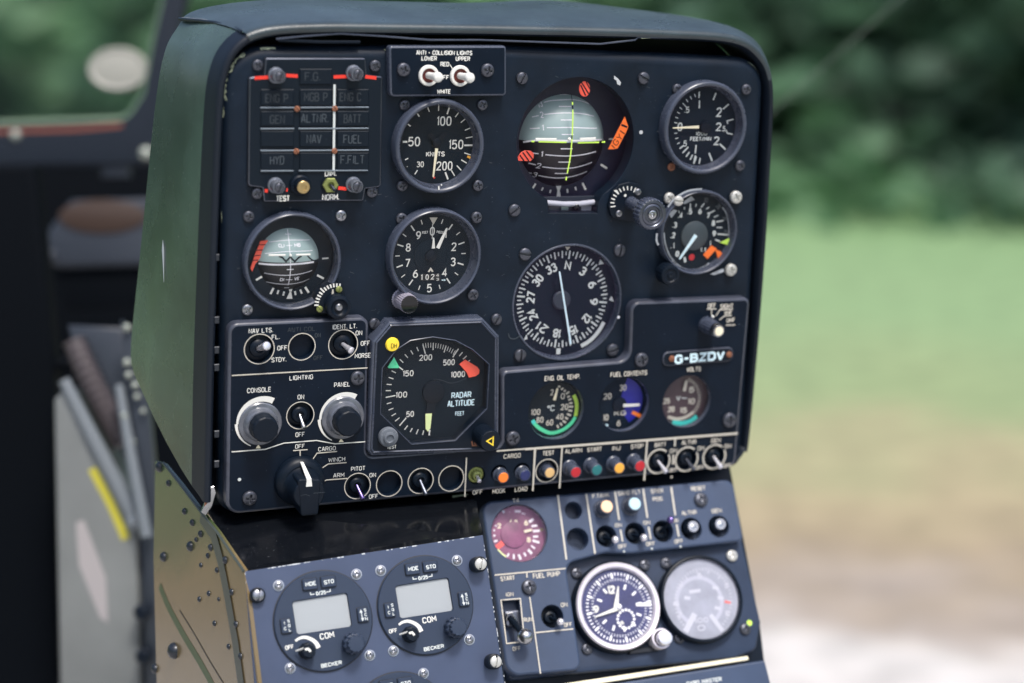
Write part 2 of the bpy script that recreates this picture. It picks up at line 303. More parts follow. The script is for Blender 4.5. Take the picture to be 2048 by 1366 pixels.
class Pen:
    """draws paint marks on a thing's surface; coordinates are read off an enlarged crop (ox,oy,scale)"""
    def __init__(s, T, w=0, crop=(0, 0, 1), wf=None): s.T = T; s.w = w; s.c = crop; s.mb = {}; s.z = .25; s.wf = wf
    def px(s, x, y): return (x / s.c[2] + s.c[0], y / s.c[2] + s.c[1])
    def P(s, x, y):
        q = s.px(x, y)
        if not s.wf: return s.T.L(*q, s.w)
        w = s.w
        for _ in range(4): uv = s.T.L(*q, w); w = s.wf(*uv)
        return uv
    def K(s, x, y): return s.T.k(*s.px(x, y)) / s.c[2]
    def m(s, c): return s.mb.setdefault(c, MB())
    def dz(s):
        s.z += .012
        return (lambda u, v, z=s.z: s.wf(u, v) + z) if s.wf else s.w + s.z
    def line(s, pts, wd, c='white', wd2=None, smooth=0, closed=False):
        k = s.K(*pts[0]); q = [s.P(*p) for p in pts]
        if s.wf and not smooth and len(q) == 2: q = [tuple(Vector(q[0]).lerp(Vector(q[1]), i / 6)) for i in range(7)]
        if smooth: q = spline(q, smooth)
        s.m(c).stroke(q, wd * k, s.dz(), closed, None if wd2 is None else wd2 * k)
    def poly(s, pts, c='white'):
        z = s.dz()
        if callable(z):
            q = [s.P(*p) for p in pts]; z = max(z(*p) for p in q)
        else: q = [s.P(*p) for p in pts]
        s.m(c).flat(q, z)
    def dot(s, x, y, r, c='white', n=18):
        z = s.dz(); p = s.P(x, y); s.m(c).flat(circle(*p, r * s.K(x, y), n), z(*p) if callable(z) else z)
    def ringm(s, x, y, r, wd, c='white', a0=0, a1=360, wd2=None):
        k = s.K(x, y); p = s.P(x, y); n = 48
        s.m(c).stroke(sample_arc(*p, r * k, R(a0), R(a1), n), wd * k, s.dz(), False, None if wd2 is None else wd2 * k)
    def text(s, t, x0, x1, yc, h, c='white', wt=.17, rot=0, sp=1.7, loc=None):
        if loc: p, W, H = loc
        else:
            xc = (x0 + x1) / 2; p = s.P(xc, yc); W = abs(s.P(x1, yc)[0] - s.P(x0, yc)[0]); H = h * s.K(xc, yc)
        tot = sum(gwid(ch) for ch in t) + sp * (len(t) - 1); wd = wt * H
        sy = (H - wd) / 6; sx = (W - wd) / max(tot, .1) if W else sy
        ca, sa = math.cos(rot), math.sin(rot); x = 0; mb = s.m(c)
        for ch in t:
            if ch != ' ':
                for st in G[ch]:
                    q = []
                    for a, b in st:
                        lx = (x + a - tot / 2) * sx; ly = (b - 3) * sy; q.append((p[0] + lx * ca - ly * sa, p[1] + lx * sa + ly * ca))
                    mb.stroke(q, wd, s.dz())
            x += gwid(ch) + sp
    def done(s, name='markings', parent=None):
        o = None
        for c, mb in s.mb.items():
            o = s.T.part(name, mb, c, parent)
        s.mb = {}
        return o
def spline(q, n=6):
    P = [Vector(p) for p in q]; out = []
    for i in range(len(P) - 1):
        p0 = P[max(i - 1, 0)]; p1 = P[i]; p2 = P[i + 1]; p3 = P[min(i + 2, len(P) - 1)]
        for j in range(n):
            t = j / n; out.append(tuple(.5 * ((2 * p1) + (p2 - p0) * t + (2 * p0 - 5 * p1 + 4 * p2 - p3) * t * t + (3 * p1 - p0 - 3 * p2 + p3) * t ** 3)))
    out.append(tuple(P[-1])); return out
# ------------------------------------------------------------------ shared small hardware
def screw_mesh(kind, m):
    n, rg = 40, [0, .1, .2, .28, .34, .42, .5, .58, .66, .74, .82, .9, .96, 1.0]
    mb = MB(); prev = None
    for r in rg:
        lp = []; i0 = len(mb.v)
        for i in range(n):
            a = 2 * math.pi * i / n; x, y = max(r, 1e-4) * math.cos(a), max(r, 1e-4) * math.sin(a)
            z = .30 + .38 * math.sqrt(max(0, 1 - (r * .97) ** 2)) if r < 1 else .28
            if kind == 'cross':
                if r < .62 and (abs(x) < .15 or abs(y) < .15): z -= .42 * (1 - .5 * r / .62)
                elif r < .2: z -= .3
            elif kind == 'slot' and abs(y) < .13: z -= .3
            mb.v.append((x, y, z))
        cur = list(range(i0, i0 + n))
        if prev: mb.bridge(prev, cur)
        prev = cur
    c = mb.ring(circle(0, 0, 1, n), -.1); mb.bridge(prev, c)
    mb.f = [f[::-1] for f in mb.f]
    return mb.mesh('screw', m, 1, 40)
SM = {}
def screw(T, px, py, r, kind='cross', m='screw_dark', w=0, a=None, parent=None, name='screw'):
    key = (kind, m)
    if key not in SM: SM[key] = screw_mesh(kind, m)
    o = bpy.data.objects.new(name, SM[key]); col.objects.link(o); o.parent = parent or T.o
    u, v = T.L(px, py, w); k = T.k(px, py) * r * T.fr.s
    o.location = (u * T.fr.s, v * T.fr.s, w * T.fr.s); o.scale = (k, k, k)
    o.rotation_euler = (R(random.uniform(-3, 3)), R(random.uniform(-3, 3)), random.uniform(0, 3) if a is None else R(a))
    return o
# ------------------------------------------------------------------ builders for instruments and controls
def loop_px(T, pts, rad, w, seg=7):
    q = [T.L(x, y, w) for x, y in pts]
    k = T.k(*pts[0]); return fillet(q, [r * k for r in rad] if isinstance(rad, (list, tuple)) else rad * k, seg)
def gauge(name, label, fr, front, Rpx, fw, dial_m='dial', bez='bezel', wd=3, ri=.90, rd=.84, cat='gauge', gl='glass', group='round flight instruments', glassw=None, base=None, dialc=None):
    """raised-bezel gauge: front = pixel centre of the bezel's front ring"""
    T = Thing(name, label, cat, fr, *fr_px(fr, front, fw), 0, group)
    k = T.k(*front); r = Rpx * k
    b = MB().lathe([(r * 1.0, -2), (r * 1.0, fw - 5), (r * .985, fw - 2), (r * .96, fw), (r * (ri + .03), fw), (r * ri, fw - 2), (r * (ri - .01), fw - 7), (r * rd, wd + 1), (r * rd * .98, wd - 1)], n=72)
    T.part('bezel', b, bez)
    d = MB(); lp = circle(0, 0, r * (rd + .02), 64); d.flat(lp, wd); T.part('dial', d, dial_m)
    g = MB().flat(circle(0, 0, r * (ri - .005), 56), fw - 6 if glassw is None else glassw)
    T.part('glass', g, gl); T.r = r; T.dz = wd
    return T
def fr_px(fr, front, fw):
    """pixel of the point on w=0 under the point seen at 'front' on plane w=fw"""
    u, v = fr.L(*front, fw); p = fr.O + (fr.U * u + fr.V * v) * fr.s
    return (1024 + F * p.x / p.z, 683 + F * p.y / p.z)
def needle(T, pen, root, tip, w0, w1, w, m='cream', name='needle', th=1.2, tail=None):
    a = Vector(pen.P(*root)); b = Vector(pen.P(*tip)); k = pen.K(*root); d = (b - a).normalized(); n = Vector((-d.y, d.x))
    pts = [a + n * w0 * k / 2, a - n * w0 * k / 2, b - n * w1 * k / 2 - d * w1 * k * .6, b, b + n * w1 * k / 2 - d * w1 * k * .6]
    mb = MB().plate([tuple(p) for p in pts], w - th, w, .3, bottom=True); return T.part(name, mb, m)
def hole_gauge(name, label, fr, c, r, w, dw, dial_m, gl='glass', group='small engine gauges', glw=-5, cat='gauge'):
    """gauge seen through a round hole of a plate whose face is at w; thing origin at the hole centre"""
    T = Thing(name, label, cat, fr, *fr_px(fr, c, w), 0, group); k = T.k(*c); rr = r * k; T.r = rr
    T.part('case', MB().lathe([(rr * .985, w - 1), (rr * .97, w - 4), (rr * .965, w - 11.5), (rr * 1.1, w - 14.5), (rr * 1.1, dw)], n=64), 'bezel')
    T.part('dial', MB().flat(circle(0, 0, rr * 1.1, 56), dw), dial_m)
    T.part('glass', MB().flat(circle(0, 0, rr * .955, 56), w + glw), gl)
    return T
def toggle(label, fr, c, r, w, depth, tip, tw, m='steel_dark', r0=2.6, r1=4.6, bush='black', group='toggle switches', wide=1.0, tipm=None):
    T = Thing('toggle_switch', label, 'switch', fr, *fr_px(fr, c, w), 0, group); k = T.k(*c); rr = r * k; z = w - depth
    T.part('bushing', MB().lathe([(rr * .92, z + .2), (rr * .86, z + 3), (rr * .62, z + 4), (rr * .60, z + 9), (rr * .5, z + 12), (rr * .30, z + 13.5), (rr * .22, z + 10), (.01, z + 9)], n=32), bush)
    u, v = T.L(*tip, tw); b = Vector((0, 0, z + 8)); t = Vector((u, v, tw)); d = (t - b); P = [b + d * q for q in (0, .35, .7, .85, .93, .98, 1)]
    r0 *= k; r1 *= k
    if tipm:
        T.part('lever', MB().tube(P[:5], [r0, r0, r0, r0, r0], 14), 'black'); T.part('ball_tip', MB().ball(tuple(t), r1 * 1.25, 18, 10), tipm)
    else: T.part('lever', MB().tube(P, [r0, r0 * 1.05, r0 + (r1 - r0) * .6, r1 * .9, r1, r1 * .85, r1 * .5], 16), m)
    return T
def button(label, fr, f, r, h, cap, w, group='push buttons', body='bezel', collar=1.35, name='push_button'):
    T = Thing(name, label, 'button', fr, *fr_px(fr, f, w + h), 0, group); k = T.k(*f); rr = r * k
    T.part('collar', MB().lathe([(rr * collar * 1.12, w), (rr * collar * 1.1, w + 3), (rr * collar, w + 4.5), (rr * 1.1, w + 4.5)], n=32), body)
    T.part('barrel', MB().lathe([(rr * 1.2, w + 1), (rr * 1.2, w + h - 4), (rr * 1.14, w + h - 1.5), (rr * 1.0, w + h - .6), (rr * .95, w + h - 2)], n=32), body)
    T.part('cap', MB().lathe([(rr * .97, w + h - 3), (rr * .97, w + h - 1.2), (rr * .86, w + h - .2), (.01, w + h)], n=32), cap)
    return T
def knob(label, fr, f, prof, m, name='knob', cat='knob', group=None, fn=0, flute=0, n=64, w=0, h=None):
    """prof: (r px, w) pairs of the grip; f pixel of the front face centre at the last w"""
    T = Thing(name, label, cat, fr, *fr_px(fr, f, prof[-1][1] if h is None else h), 0, group); k = T.k(*f)
    T.part('grip', MB().lathe([(max(r * k, .001), z) for r, z in prof], n=n, flute=flute, fn=fn), m); T.kk = k
    return T
# ------------------------------------------------------------------ main instrument panel plate
T = Thing('flight_panel', 'large navy black metal instrument panel with chipped edge carrying the flight instruments', 'panel', FM, 980, 560, 0)
outl = [(447, 93), (1003, 93), (1534, 118), (1487, 936), (438, 1033)]
lp = loop_px(T, outl, [88, 0, 72, 30, 45], 0, 10)
holes = []
ADI_C, ADI_R = (1152, 283), 128
hc = T.L(*ADI_C); hk = T.k(*ADI_C)
tab = [T.L(1000 + x / 3.794, 120 + y / 3.794) for x, y in ((345, 1080), (365, 1104), (365, 1165), (740, 1165), (750, 1092), (800, 1060))]
arc = []
n0 = Vector(tab[0]); n1 = Vector(tab[-1]); cc = Vector(hc)
a0 = math.atan2(*(n1 - cc).yx); a1 = math.atan2(*(n0 - cc).yx)
if a1 < a0: a1 += 2 * math.pi
arc = [(cc.x + ADI_R * hk * math.cos(a0 + (a1 - a0) * i / 60), cc.y + ADI_R * hk * math.sin(a0 + (a1 - a0) * i / 60)) for i in range(61)]
adi_loop = arc + tab[1:-1]
CMP_C, CMP_R = (1134.5, 605), 113
sb = fr_px(FM, (587.5, 524.5), 22); sbl = circle(*T.L(*sb), 97.5 * T.k(*sb) * .91, 56)
ch = T.L(*CMP_C); ck = T.k(*CMP_C); cmp_loop = circle(*ch, CMP_R * ck, 72)
T.part('face_plate', MB().plate(lp, -34, 0, 22, [(adi_loop, -34, False), (cmp_loop, -22, False), (sbl, -24, False)]), 'panel')
# worn paint along the rolled edge
P = Pen(T, 0); lpc = ccw(lp); BV = 22
def edgew(d): return -BV + math.sqrt(max(0, BV * BV - (BV - d) ** 2)) + .35
def chip_band(x0, x1, y0, y1, d0, d1, jit):
    sel = []; big = []
    for i in range(len(lpc)):
        a, b = Vector(lpc[i]), Vector(lpc[(i + 1) % len(lpc)]); n = max(1, int((b - a).length / 4)); big += [tuple(a.lerp(b, q / n)) for q in range(n)]
    i0, i1 = inset(big, d0), None; mb = MB(); run = []
    for i, p in enumerate(big):
        u, v = p; q = FM.O + (FM.U * (u + T.ou) + FM.V * (v + T.ov)) * FM.s; x, y = 1024 + F * q.x / q.z, 683 + F * q.y / q.z
        if x0 <= x <= x1 and y0 <= y <= y1: run.append(i)
    for i in run:
        e1 = d0 + (d1 - d0) * random.uniform(1 - jit, 1); e0 = d0 + (d1 - d0) * random.uniform(0, jit * .5)
        pa = inset(big[i - 2:i + 3], e0)[2] if 2 <= i < len(big) - 3 else big[i]; pb = inset(big[i - 2:i + 3], e1)[2] if 2 <= i < len(big) - 3 else big[i]
        mb.v += [(*pa, edgew(e0)), (*pb, edgew(e1))]
    for k_ in range(len(run) - 1):
        if run[k_ + 1] == run[k_] + 1: mb.f.append((2 * k_, 2 * k_ + 2, 2 * k_ + 3, 2 * k_ + 1))
    return mb
for bb in ((440, 492, 104, 205, 2, 9, .7), (522, 556, 80, 110, 2, 7, .5), (440, 455, 214, 240, 2, 5, .6), (1500, 1540, 100, 150, 3, 6, .7), (770, 820, 80, 110, 5, 8, .8), (440, 452, 420, 450, 2, 4, .8)):
    T.part('worn_edge', chip_band(*bb), 'chip')
# paint chips and scratches on the face
P.poly([(1228, 151), (1236, 157), (1242, 165), (1240, 171), (1234, 168), (1233, 161), (1228, 158)], 'bare'); P.dot(1282, 264.5, 4, 'bare')
for _ in range(110):
    x = random.uniform(470, 1500); y = random.uniform(130, 640)
    if math.hypot(x - 1152, y - 283) < 135 or math.hypot(x - 1134, y - 605) < 122: continue
    l = random.uniform(2, 9); a = random.uniform(-.7, .5)
    P.line([(x, y), (x + l * math.cos(a), y + l * math.sin(a))], random.uniform(.4, 1.1), random.choice(('ghost2', 'ghost2', 'clear_grey')))
for _ in range(260):
    x = random.uniform(470, 1500); y = random.uniform(125, 640)
    if math.hypot(x - 1152, y - 283) > 135 and math.hypot(x - 1134, y - 605) > 122 and math.hypot(x - 587, y - 524) > 100: P.dot(x, y, random.uniform(.35, .9), random.choice(('ghost2', 'clear_grey')), 6)
P.done('scratch')
for x, y, a in ((1043, 156, 65), (1286, 156, -28), (1028, 420, 35), (1049, 508, -8), (1238, 500, 80), (1039, 710, 88), (1224, 699, 12), (748, 647, 70), (992, 638, 60)):
    screw(T, x, y, 12.3 if y > 140 and x > 1000 else 11, 'slot', 'screw_dark', 0, a)
MAINPANEL = T
# ------------------------------------------------------------------ warning light panel
C1 = (430, 70, 1366 / 360)
T = Thing('warning_light_panel', 'black caption panel with a grid of unlit warning legends and red thread marks', 'warning panel', FM, 630, 262, 0)
fr_ = loop_px(T, [(531, 116), (731, 116), (734, 150), (765, 153), (762, 374), (731, 378), (727, 402), (528, 404), (525, 376), (496, 372), (498, 155), (528, 152)], [4, 4, 2, 5, 8, 2, 4, 4, 2, 8, 5, 2], 10, 4)
ed = MB(); T.part('frame', MB().plate(fr_, 0, 10, 2.5, edge=ed), 'tile'); T.part('frame_edge', ed, 'steel_dark')
wloop = []
P = Pen(T, 10, C1)
rows = [(255, 375), (410, 535), (575, 690), (725, 848), (890, 1025)]
cells = [[(345, 598), (640, 885), (925, 1165)], ]
mb = MB(); lens = MB()
for ri, (y0, y1) in enumerate(rows):
    for ci, (x0, x1) in enumerate(((345, 597), (640, 885), (925, 1165))):
        if ri == 0 and ci != 1: continue
        q = [P.P(x0, y0), P.P(x1, y0), P.P(x1, y1), P.P(x0, y1)]
        mb2 = MB().plate(q, 10.1, 13, 1.6); T.part('legend_window', mb2, 'tile')
P.w = 13
for t, x0, x1, yc, c in (('F.G.', 680, 800, 315, 'ghost'), ('ENG P', 380, 555, 480, 'ghost'), ('MGB P', 675, 855, 470, 'ghost'), ('ENG C', 945, 1110, 470, 'ghost'), ('GEN', 415, 530, 640, 'ghost'), ('ALTNR.', 652, 860, 632, 'ghost2'), ('BATT', 975, 1110, 635, 'ghost'), ('NAV', 693, 808, 788, 'ghost2'), ('FUEL', 972, 1115, 790, 'ghost2'), ('HYD', 415, 525, 950, 'ghost2'), ('F.FILT', 950, 1135, 945, 'ghost2')):
    P.text(t, x0, x1, yc, 68, c, .13)
P.done('legend_lettering')
P = Pen(T, 12.2, C1)
for y, xs in ((552, (345, 600, 650, 1165)), (712, (345, 600, 635, 1165)), (878, (345, 598, 640, 1165)), (1032, (348, 595, 635, 1160))):
    T.part('divider_bar', MB().tube([(*P.P(xs[0], y), 12), (*P.P(xs[1], y - 1), 12)], 1.5, 8), 'bar'); T.part('divider_bar', MB().tube([(*P.P(xs[2], y - 1), 12), (*P.P(xs[3], y - 4), 12)], 1.5, 8), 'bar')
P.line([(907, 375), (900, 1028)], 18, 'ink'); P.done('white_strip')
P = Pen(T, 10.2, C1)
for pts in ([(300, 327), (410, 320)], [(540, 306), (628, 312)], [(900, 318), (1010, 314)], [(1140, 316), (1225, 326)], [(378, 1182), (402, 1182)], [(540, 1175), (552, 1176)], [(935, 1160), (1000, 1168)]): P.line(pts, 26, 'red'); P.done('red_thread_mark')
P.text('TEST', 462, 568, 1240, 46, 'white', .2); P.text('NORM.', 812, 943, 1230, 46, 'white', .2); P.text('DIM.', 832, 922, 1050, 44, 'white', .2)
P.done('lettering')
for x, y in ((622, 560), (908, 558), (616, 882), (905, 880)): screw(T, 430 + x / 3.794, 70 + y / 3.794, 6, 'slot', 'rust', 11.5, name='rivet')
for x, y, ox in ((490, 318, 0), (1082, 300, 0), (486, 1158, 0), (1080, 1152, 0)):
    u, v = P.T.L(430 + x / 3.794, 70 + y / 3.794, 36); k = T.k(500, 250); r = 13.2 * k
    so_ = T.part('captive_stud', MB().lathe([(r * 1.25, 10), (r * 1.2, 14), (r, 15), (r, 34), (r * .9, 36), (r * .82, 36), (r * .78, 34.5), (.01, 34.5)], (u, v), 28), 'stud')
    sc = screw(T, 430 + x / 3.794, 70 + y / 3.794, 9.5, 'slot', 'screw_dark', 33, 70, parent=so_)
for x, y in ((322, 228), (1212, 232), (318, 1200), (1188, 1188)): screw(T, 430 + x / 3.794, 70 + y / 3.794, 11.5, 'cross', 'screw_dark', 0)
f = (600.5 + 7, 375)
T = Thing('push_button', 'brass tipped test button in a black collar above the word TEST', 'button', FM, *fr_px(FM, f, 36), 0); k = T.k(*f)
T.part('collar', MB().lathe([(21 * k, 10), (21 * k, 17), (18 * k, 20), (13 * k, 20)], n=32), 'black'); T.part('barrel', MB().lathe([(14.5 * k, 12), (14.5 * k, 30), (14 * k, 31), (11 * k, 31)], n=32), 'black')
T.part('cap', MB().lathe([(12.6 * k, 29), (12.6 * k, 35), (11.5 * k, 36), (6 * k, 36), (5.5 * k, 34), (.01, 34)], n=32), 'brass')
c = (660.5, 370)
T = Thing('toggle_switch', 'olive green hex nut dimmer switch between the words DIM. and NORM.', 'switch', FM, *fr_px(FM, c, 14), 0); k = T.k(*c)
T.part('collar', MB().lathe([(18 * k, 10), (17.5 * k, 12), (.01, 12)], n=32), 'black')
hx = circle(0, 0, 16 * k, 6); T.part('hex_nut', MB().plate(hx, 12, 19, 1.2, [(circle(0, 0, 7.5 * k, 24), 14, True)]), 'olive_nut')
T.part('lever', MB().tube([(0, 0, 14), (3, -3, 20), (5, -8, 26)], [2.5, 3, 3.6]), 'steel_dark')
# ------------------------------------------------------------------ anti-collision light switch plate
C2 = (760, 70, 4.138)
T = Thing('switch_plate', 'raised black plate with two white toggles for the ANTI - COLLISION LIGHTS', 'plate', FM, 895, 144, 0)
ed = MB(); T.part('plate_body', MB().plate(edge=ed, loop=loop_px(T, [(778, 92), (1013, 91.5), (1013, 192), (780, 194)], [7, 7, 8, 10], 18), w0=0, w1=18, bev=4), 'plate'); T.part('plate_edge', ed, 'bezel')
P = Pen(T, 18, C2)
P.text('ANTI - COLLISION LIGHTS', 300, 765, 147, 38, wt=.2); P.text('LOWER', 342, 470, 193, 38, wt=.2); P.text('UPPER', 625, 745, 196, 38, wt=.2); P.text('RED', 498, 572, 241, 38, wt=.2); P.text('OFF', 488, 572, 350, 38, wt=.2); P.text('WHITE', 470, 585, 467, 38, wt=.2); P.line([(578, 245), (600, 282)], 7)
P.done('lettering')
for x, y in ((190, 285), (885, 290)): screw(T, 760 + x / C2[2], 70 + y / C2[2], 13.5, 'cross', 'screw_dark', 18)
for (x, y), (tx, ty), nm in (((402, 335), (480, 350), 'white toggle switch with a red throat below LOWER, its lever straight out'), ((662, 338), (745, 355), 'white toggle switch with a red throat below UPPER, its lever straight out')):
    c = (760 + x / C2[2], 70 + y / C2[2]); tp = (760 + tx / C2[2], 70 + ty / C2[2])
    T = Thing('toggle_switch', nm, 'switch', FM, *fr_px(FM, c, 20), 0, 'white anti-collision toggle switches'); k = T.k(*c)
    T.part('nut_ring', MB().lathe([(21 * k, 18), (21 * k, 22), (19.5 * k, 24), (15 * k, 24), (14 * k, 22)], n=40), 'white')
    T.part('throat', MB().lathe([(14.2 * k, 23), (13.5 * k, 18.5), (6 * k, 18.5), (.01, 18.4)], n=32), 'throat')
    u, v = T.L(*tp, 62)
    T.part('lever', MB().tube([(0, 0, 18.6), (u * .4, v * .4, 36), (u * .75, v * .75, 52), (u * .9, v * .9, 58), (u * .98, v * .98, 62), (u, v, 66), (u * 1.02, v * 1.02, 68)], [6.5, 6.8, 8.2, 9.5, 9.8, 8, 4], 20), 'white')
# ------------------------------------------------------------------ airspeed indicator
T = gauge('airspeed_indicator', 'round airspeed gauge marked 100, 150 and 200 KNOTS below the anti-collision switches', FM, (881.4, 294), 93.6, 28)
P = Pen(T, 3, C2)
for a, b, w in (((408, 635), (395, 600), 8), ((484, 627), (486, 578), 8), ((555, 655), (577, 590), 13), ((622, 680), (655, 635), 8), ((668, 725), (708, 692), 8), ((702, 788), (747, 770), 8), ((710, 853), (765, 842), 8), ((697, 913), (765, 912), 14), ((697, 975), (750, 992), 8), ((672, 1033), (717, 1060), 9), ((635, 1080), (672, 1120), 9), ((590, 1120), (617, 1165), 9), ((540, 1135), (562, 1195), 14), ((310, 1118), (287, 1153), 9), ((233, 1020), (207, 1033), 9), ((253, 755), (230, 738), 9), ((325, 675), (308, 650), 9), ((188, 884), (225, 884), 16), ((228, 1088), (222, 1091), 6)): P.line([a, b], w)
P.line([(665, 612), (725, 660), (770, 730), (790, 795)], 3, 'white', smooth=5)
P.text('100', 470, 592, 712, 78, wt=.14); P.text('50', 232, 332, 882, 78, wt=.14); P.text('150', 568, 690, 906, 78, wt=.14); P.text('200', 465, 600, 1083, 75, wt=.14); P.text('30', 302, 362, 1070, 48, wt=.15); P.text('KNOTS', 380, 535, 985, 42, wt=.2)
P.dot(448, 1180, 8, 'red'); P.line([(722, 1003), (780, 1033)], 19, 'amber'); P.done('markings')
P = Pen(T, 28, C2); P.line([(485, 1250), (488, 1280)], 12, 'white'); P.line([(505, 1235), (512, 1245)], 10, 'white'); P.done('index_mark')
P = Pen(T, 8, C2)
h = MB().lathe([(34 / C2[2], 3), (34 / C2[2], 8.5), (24 / C2[2], 9.5), (.01, 9.5)], P.P(472, 895), 24); h.stroke([P.P(405, 815), P.P(440, 850), P.P(470, 893), P.P(510, 845), P.P(545, 812)], 9, 8); T.part('hub', h, 'black')
needle(T, P, (467, 938), (438, 1178), 26, 14, 10)
for x, y in ((200, 578), (843, 576), (180, 1245), (805, 1245)): screw(T, 760 + x / C2[2], 70 + y / C2[2], 11, 'cross', 'screw_dark', 0)
# ------------------------------------------------------------------ big attitude indicator
C3 = (1000, 120, 3.794)
T = Thing('attitude_indicator', 'large artificial horizon with blue grey sky ball, red striped flags and an orange GYRO flag', 'gauge', FM, 1140, 283, 0, 'round flight instruments')
k = T.k(1140, 283); bw = -58
fc = T.L(1123, 281, bw)
adi_loop = [(x + MAINPANEL.ou - T.ou, y + MAINPANEL.ov - T.ov) for x, y in adi_loop]
bl = inset(ccw(adi_loop), -3)
T.part('case', MB().plate(inset(bl, -30), bw - 12, bw - 11, .5), 'black'); w_ = MB(); a = w_.ring(bl, -13); b = w_.ring(inset(bl, -14), bw - 10); w_.bridge(a, b); T.part('case_wall', w_, 'black')
Rb = 93 * k
T.part('mask', MB().plate(ccw(circle(fc[0] + 10, fc[1] - 6, 150 * k, 64)), bw - 6, bw, 1, [(circle(*fc, Rb * 1.005, 64), bw - 5, False)]), 'adi_mask')
cz = bw - 62
Rs = math.hypot(Rb, 62)
hv = T.L(1123, 120 + 618 / 3.794, bw + 30)[1]
def ballw(u, v): return cz + math.sqrt(max(1, Rs * Rs - (u - fc[0]) ** 2 - (v - fc[1]) ** 2))
def hemi(v0, v1, fc, Rs, cz, n=56, m=22):
    mb = MB(); prev = None
    for i in range(m + 1):
        v = v0 + (v1 - v0) * i / m; rr = math.sqrt(max(.01, Rs * Rs - (v - fc[1]) ** 2))
        i0 = len(mb.v); mb.v += [(fc[0] + rr * math.cos(math.pi * j / n), v, cz + rr * math.sin(math.pi * j / n)) for j in range(n + 1)]
        cur = list(range(i0, i0 + n + 1))
        if prev:
            for j in range(n): mb.f.append((prev[j + 1], prev[j], cur[j], cur[j + 1]))
        prev = cur
    return mb
T.part('sky_hemisphere', hemi(hv, fc[1] + Rs * .999, fc, Rs, cz), 'sky_ball', ang=60); T.part('ground_hemisphere', hemi(fc[1] - Rs * .999, hv, fc, Rs, cz), 'ground_ball', ang=60)
P = Pen(T, bw + 30, C3, ballw)
for pts in ([(235, 338), (270, 330)], [(325, 318), (400, 306), (540, 300), (620, 312), (685, 335)], [(232, 428), (290, 420)], [(335, 412), (440, 403), (560, 402), (640, 410), (712, 426)], [(220, 518), (300, 516)], [(355, 513), (550, 512), (735, 517)], [(445, 352), (540, 352)], [(460, 455), (545, 454)], [(467, 565), (560, 564)], [(450, 260), (530, 258)]): P.line(pts, 6.5, 'ghost_pale', smooth=6 if len(pts) > 2 else 0)
for t, x0, x1, y in (('3', 280, 312, 326), ('2', 302, 330, 415), ('1', 318, 332, 514)): P.text(t, x0, x1, y, 44, 'ghost_pale', .13)
P.line([(128, 604), (300, 608), (500, 612), (700, 608), (808, 598)], 13, 'ghost_pale', smooth=6)
for pts in ([(245, 705), (292, 711)], [(343, 718), (480, 728), (600, 722), (728, 693)], [(212, 780), (272, 796)], [(320, 810), (450, 823), (570, 815), (697, 776)], [(205, 850), (240, 860)], [(290, 876), (420, 895), (540, 885), (660, 846)], [(460, 673), (550, 673)], [(442, 774), (535, 774)], [(415, 860), (515, 860)]): P.line(pts, 8, 'ghost_pale', smooth=6 if len(pts) > 2 else 0)
for t, x0, x1, y in (('1', 309, 325, 714), ('2', 276, 312, 802), ('3', 245, 283, 871)): P.text(t, x0, x1, y, 44, 'ghost_pale', .14)
P.done('ball_markings')
P = Pen(T, bw, C3)
for a, b, w in (((270, 938), (243, 982), 15), ((327, 967), (315, 990), 12), ((384, 985), (378, 1010), 12), ((510, 978), (513, 1008), 13), ((570, 962), (578, 988), 12), ((625, 932), (650, 985), 15), ((765, 793), (812, 822), 15), ((825, 600), (870, 599), 12)): P.line([a, b], w)
P.poly([(412, 905), (480, 905), (455, 985), (434, 985)]); P.poly([(436, 985), (452, 985), (461, 1040), (428, 1040)]); P.done('bank_marks')
wf_ = bw + 66
P = Pen(T, wf_, C3)
bar = lambda a, b, w, m, n: T.part(n, MB().plate([P.P(a[0], a[1] - w / 2), P.P(b[0], b[1] - w / 2), P.P(b[0], b[1] + w / 2), P.P(a[0], a[1] + w / 2)][::-1], wf_ - 2, wf_, .4, bottom=True), m)
bar((270, 602), (430, 604), 20, 'white', 'aircraft_bar'); bar((608, 601), (728, 596), 18, 'white', 'aircraft_bar'); T.part('aircraft_dot', MB().ball((*P.P(526, 602), wf_), 14 / 3.794 * k), 'white')
P.w = wf_ - 8
P.line([(238, 617), (262, 618)], 12, 'lime'); P.line([(292, 620), (505, 624)], 12, 'lime'); P.line([(590, 628), (752, 624)], 12, 'lime'); P.line([(772, 622), (798, 621)], 12, 'lime')
P.line([(548, 318), (551, 340)], 11, 'lime'); P.line([(552, 375), (552, 450), (548, 560), (543, 640), (532, 740), (510, 860)], 11, 'lime', smooth=6); P.line([(504, 885), (501, 912)], 12, 'lime')
P.line([(541, 255), (548, 318)], 6, 'black'); P.line([(550, 345), (552, 372)], 12, 'black'); P.line([(546, 572), (544, 600)], 10, 'black'); P.done('command_bar')
P = Pen(T, bw + 52, C3)
fl = MB().plate(circle(*P.P(643, 220), 1, 4), 0, 1, .1); fl = MB()
ov = [(643 + 41 * math.cos(a * math.pi / 12), 220 + 58 * math.sin(a * math.pi / 12)) for a in range(24)]
T.part('warning_flag', MB().plate([P.P(*p) for p in ov], bw + 50, bw + 52, .4), 'redflag')
T.part('warning_flag', MB().plate([P.P(*p) for p in ((130, 765), (133, 742), (160, 702), (190, 687), (235, 690), (258, 712), (255, 745), (232, 768))], bw + 50, bw + 52, .4), 'redflag')
P.line([(612, 190), (650, 270)], 11, 'black'); P.line([(615, 165), (672, 255)], 10, 'black'); P.line([(652, 165), (684, 222)], 8, 'black')
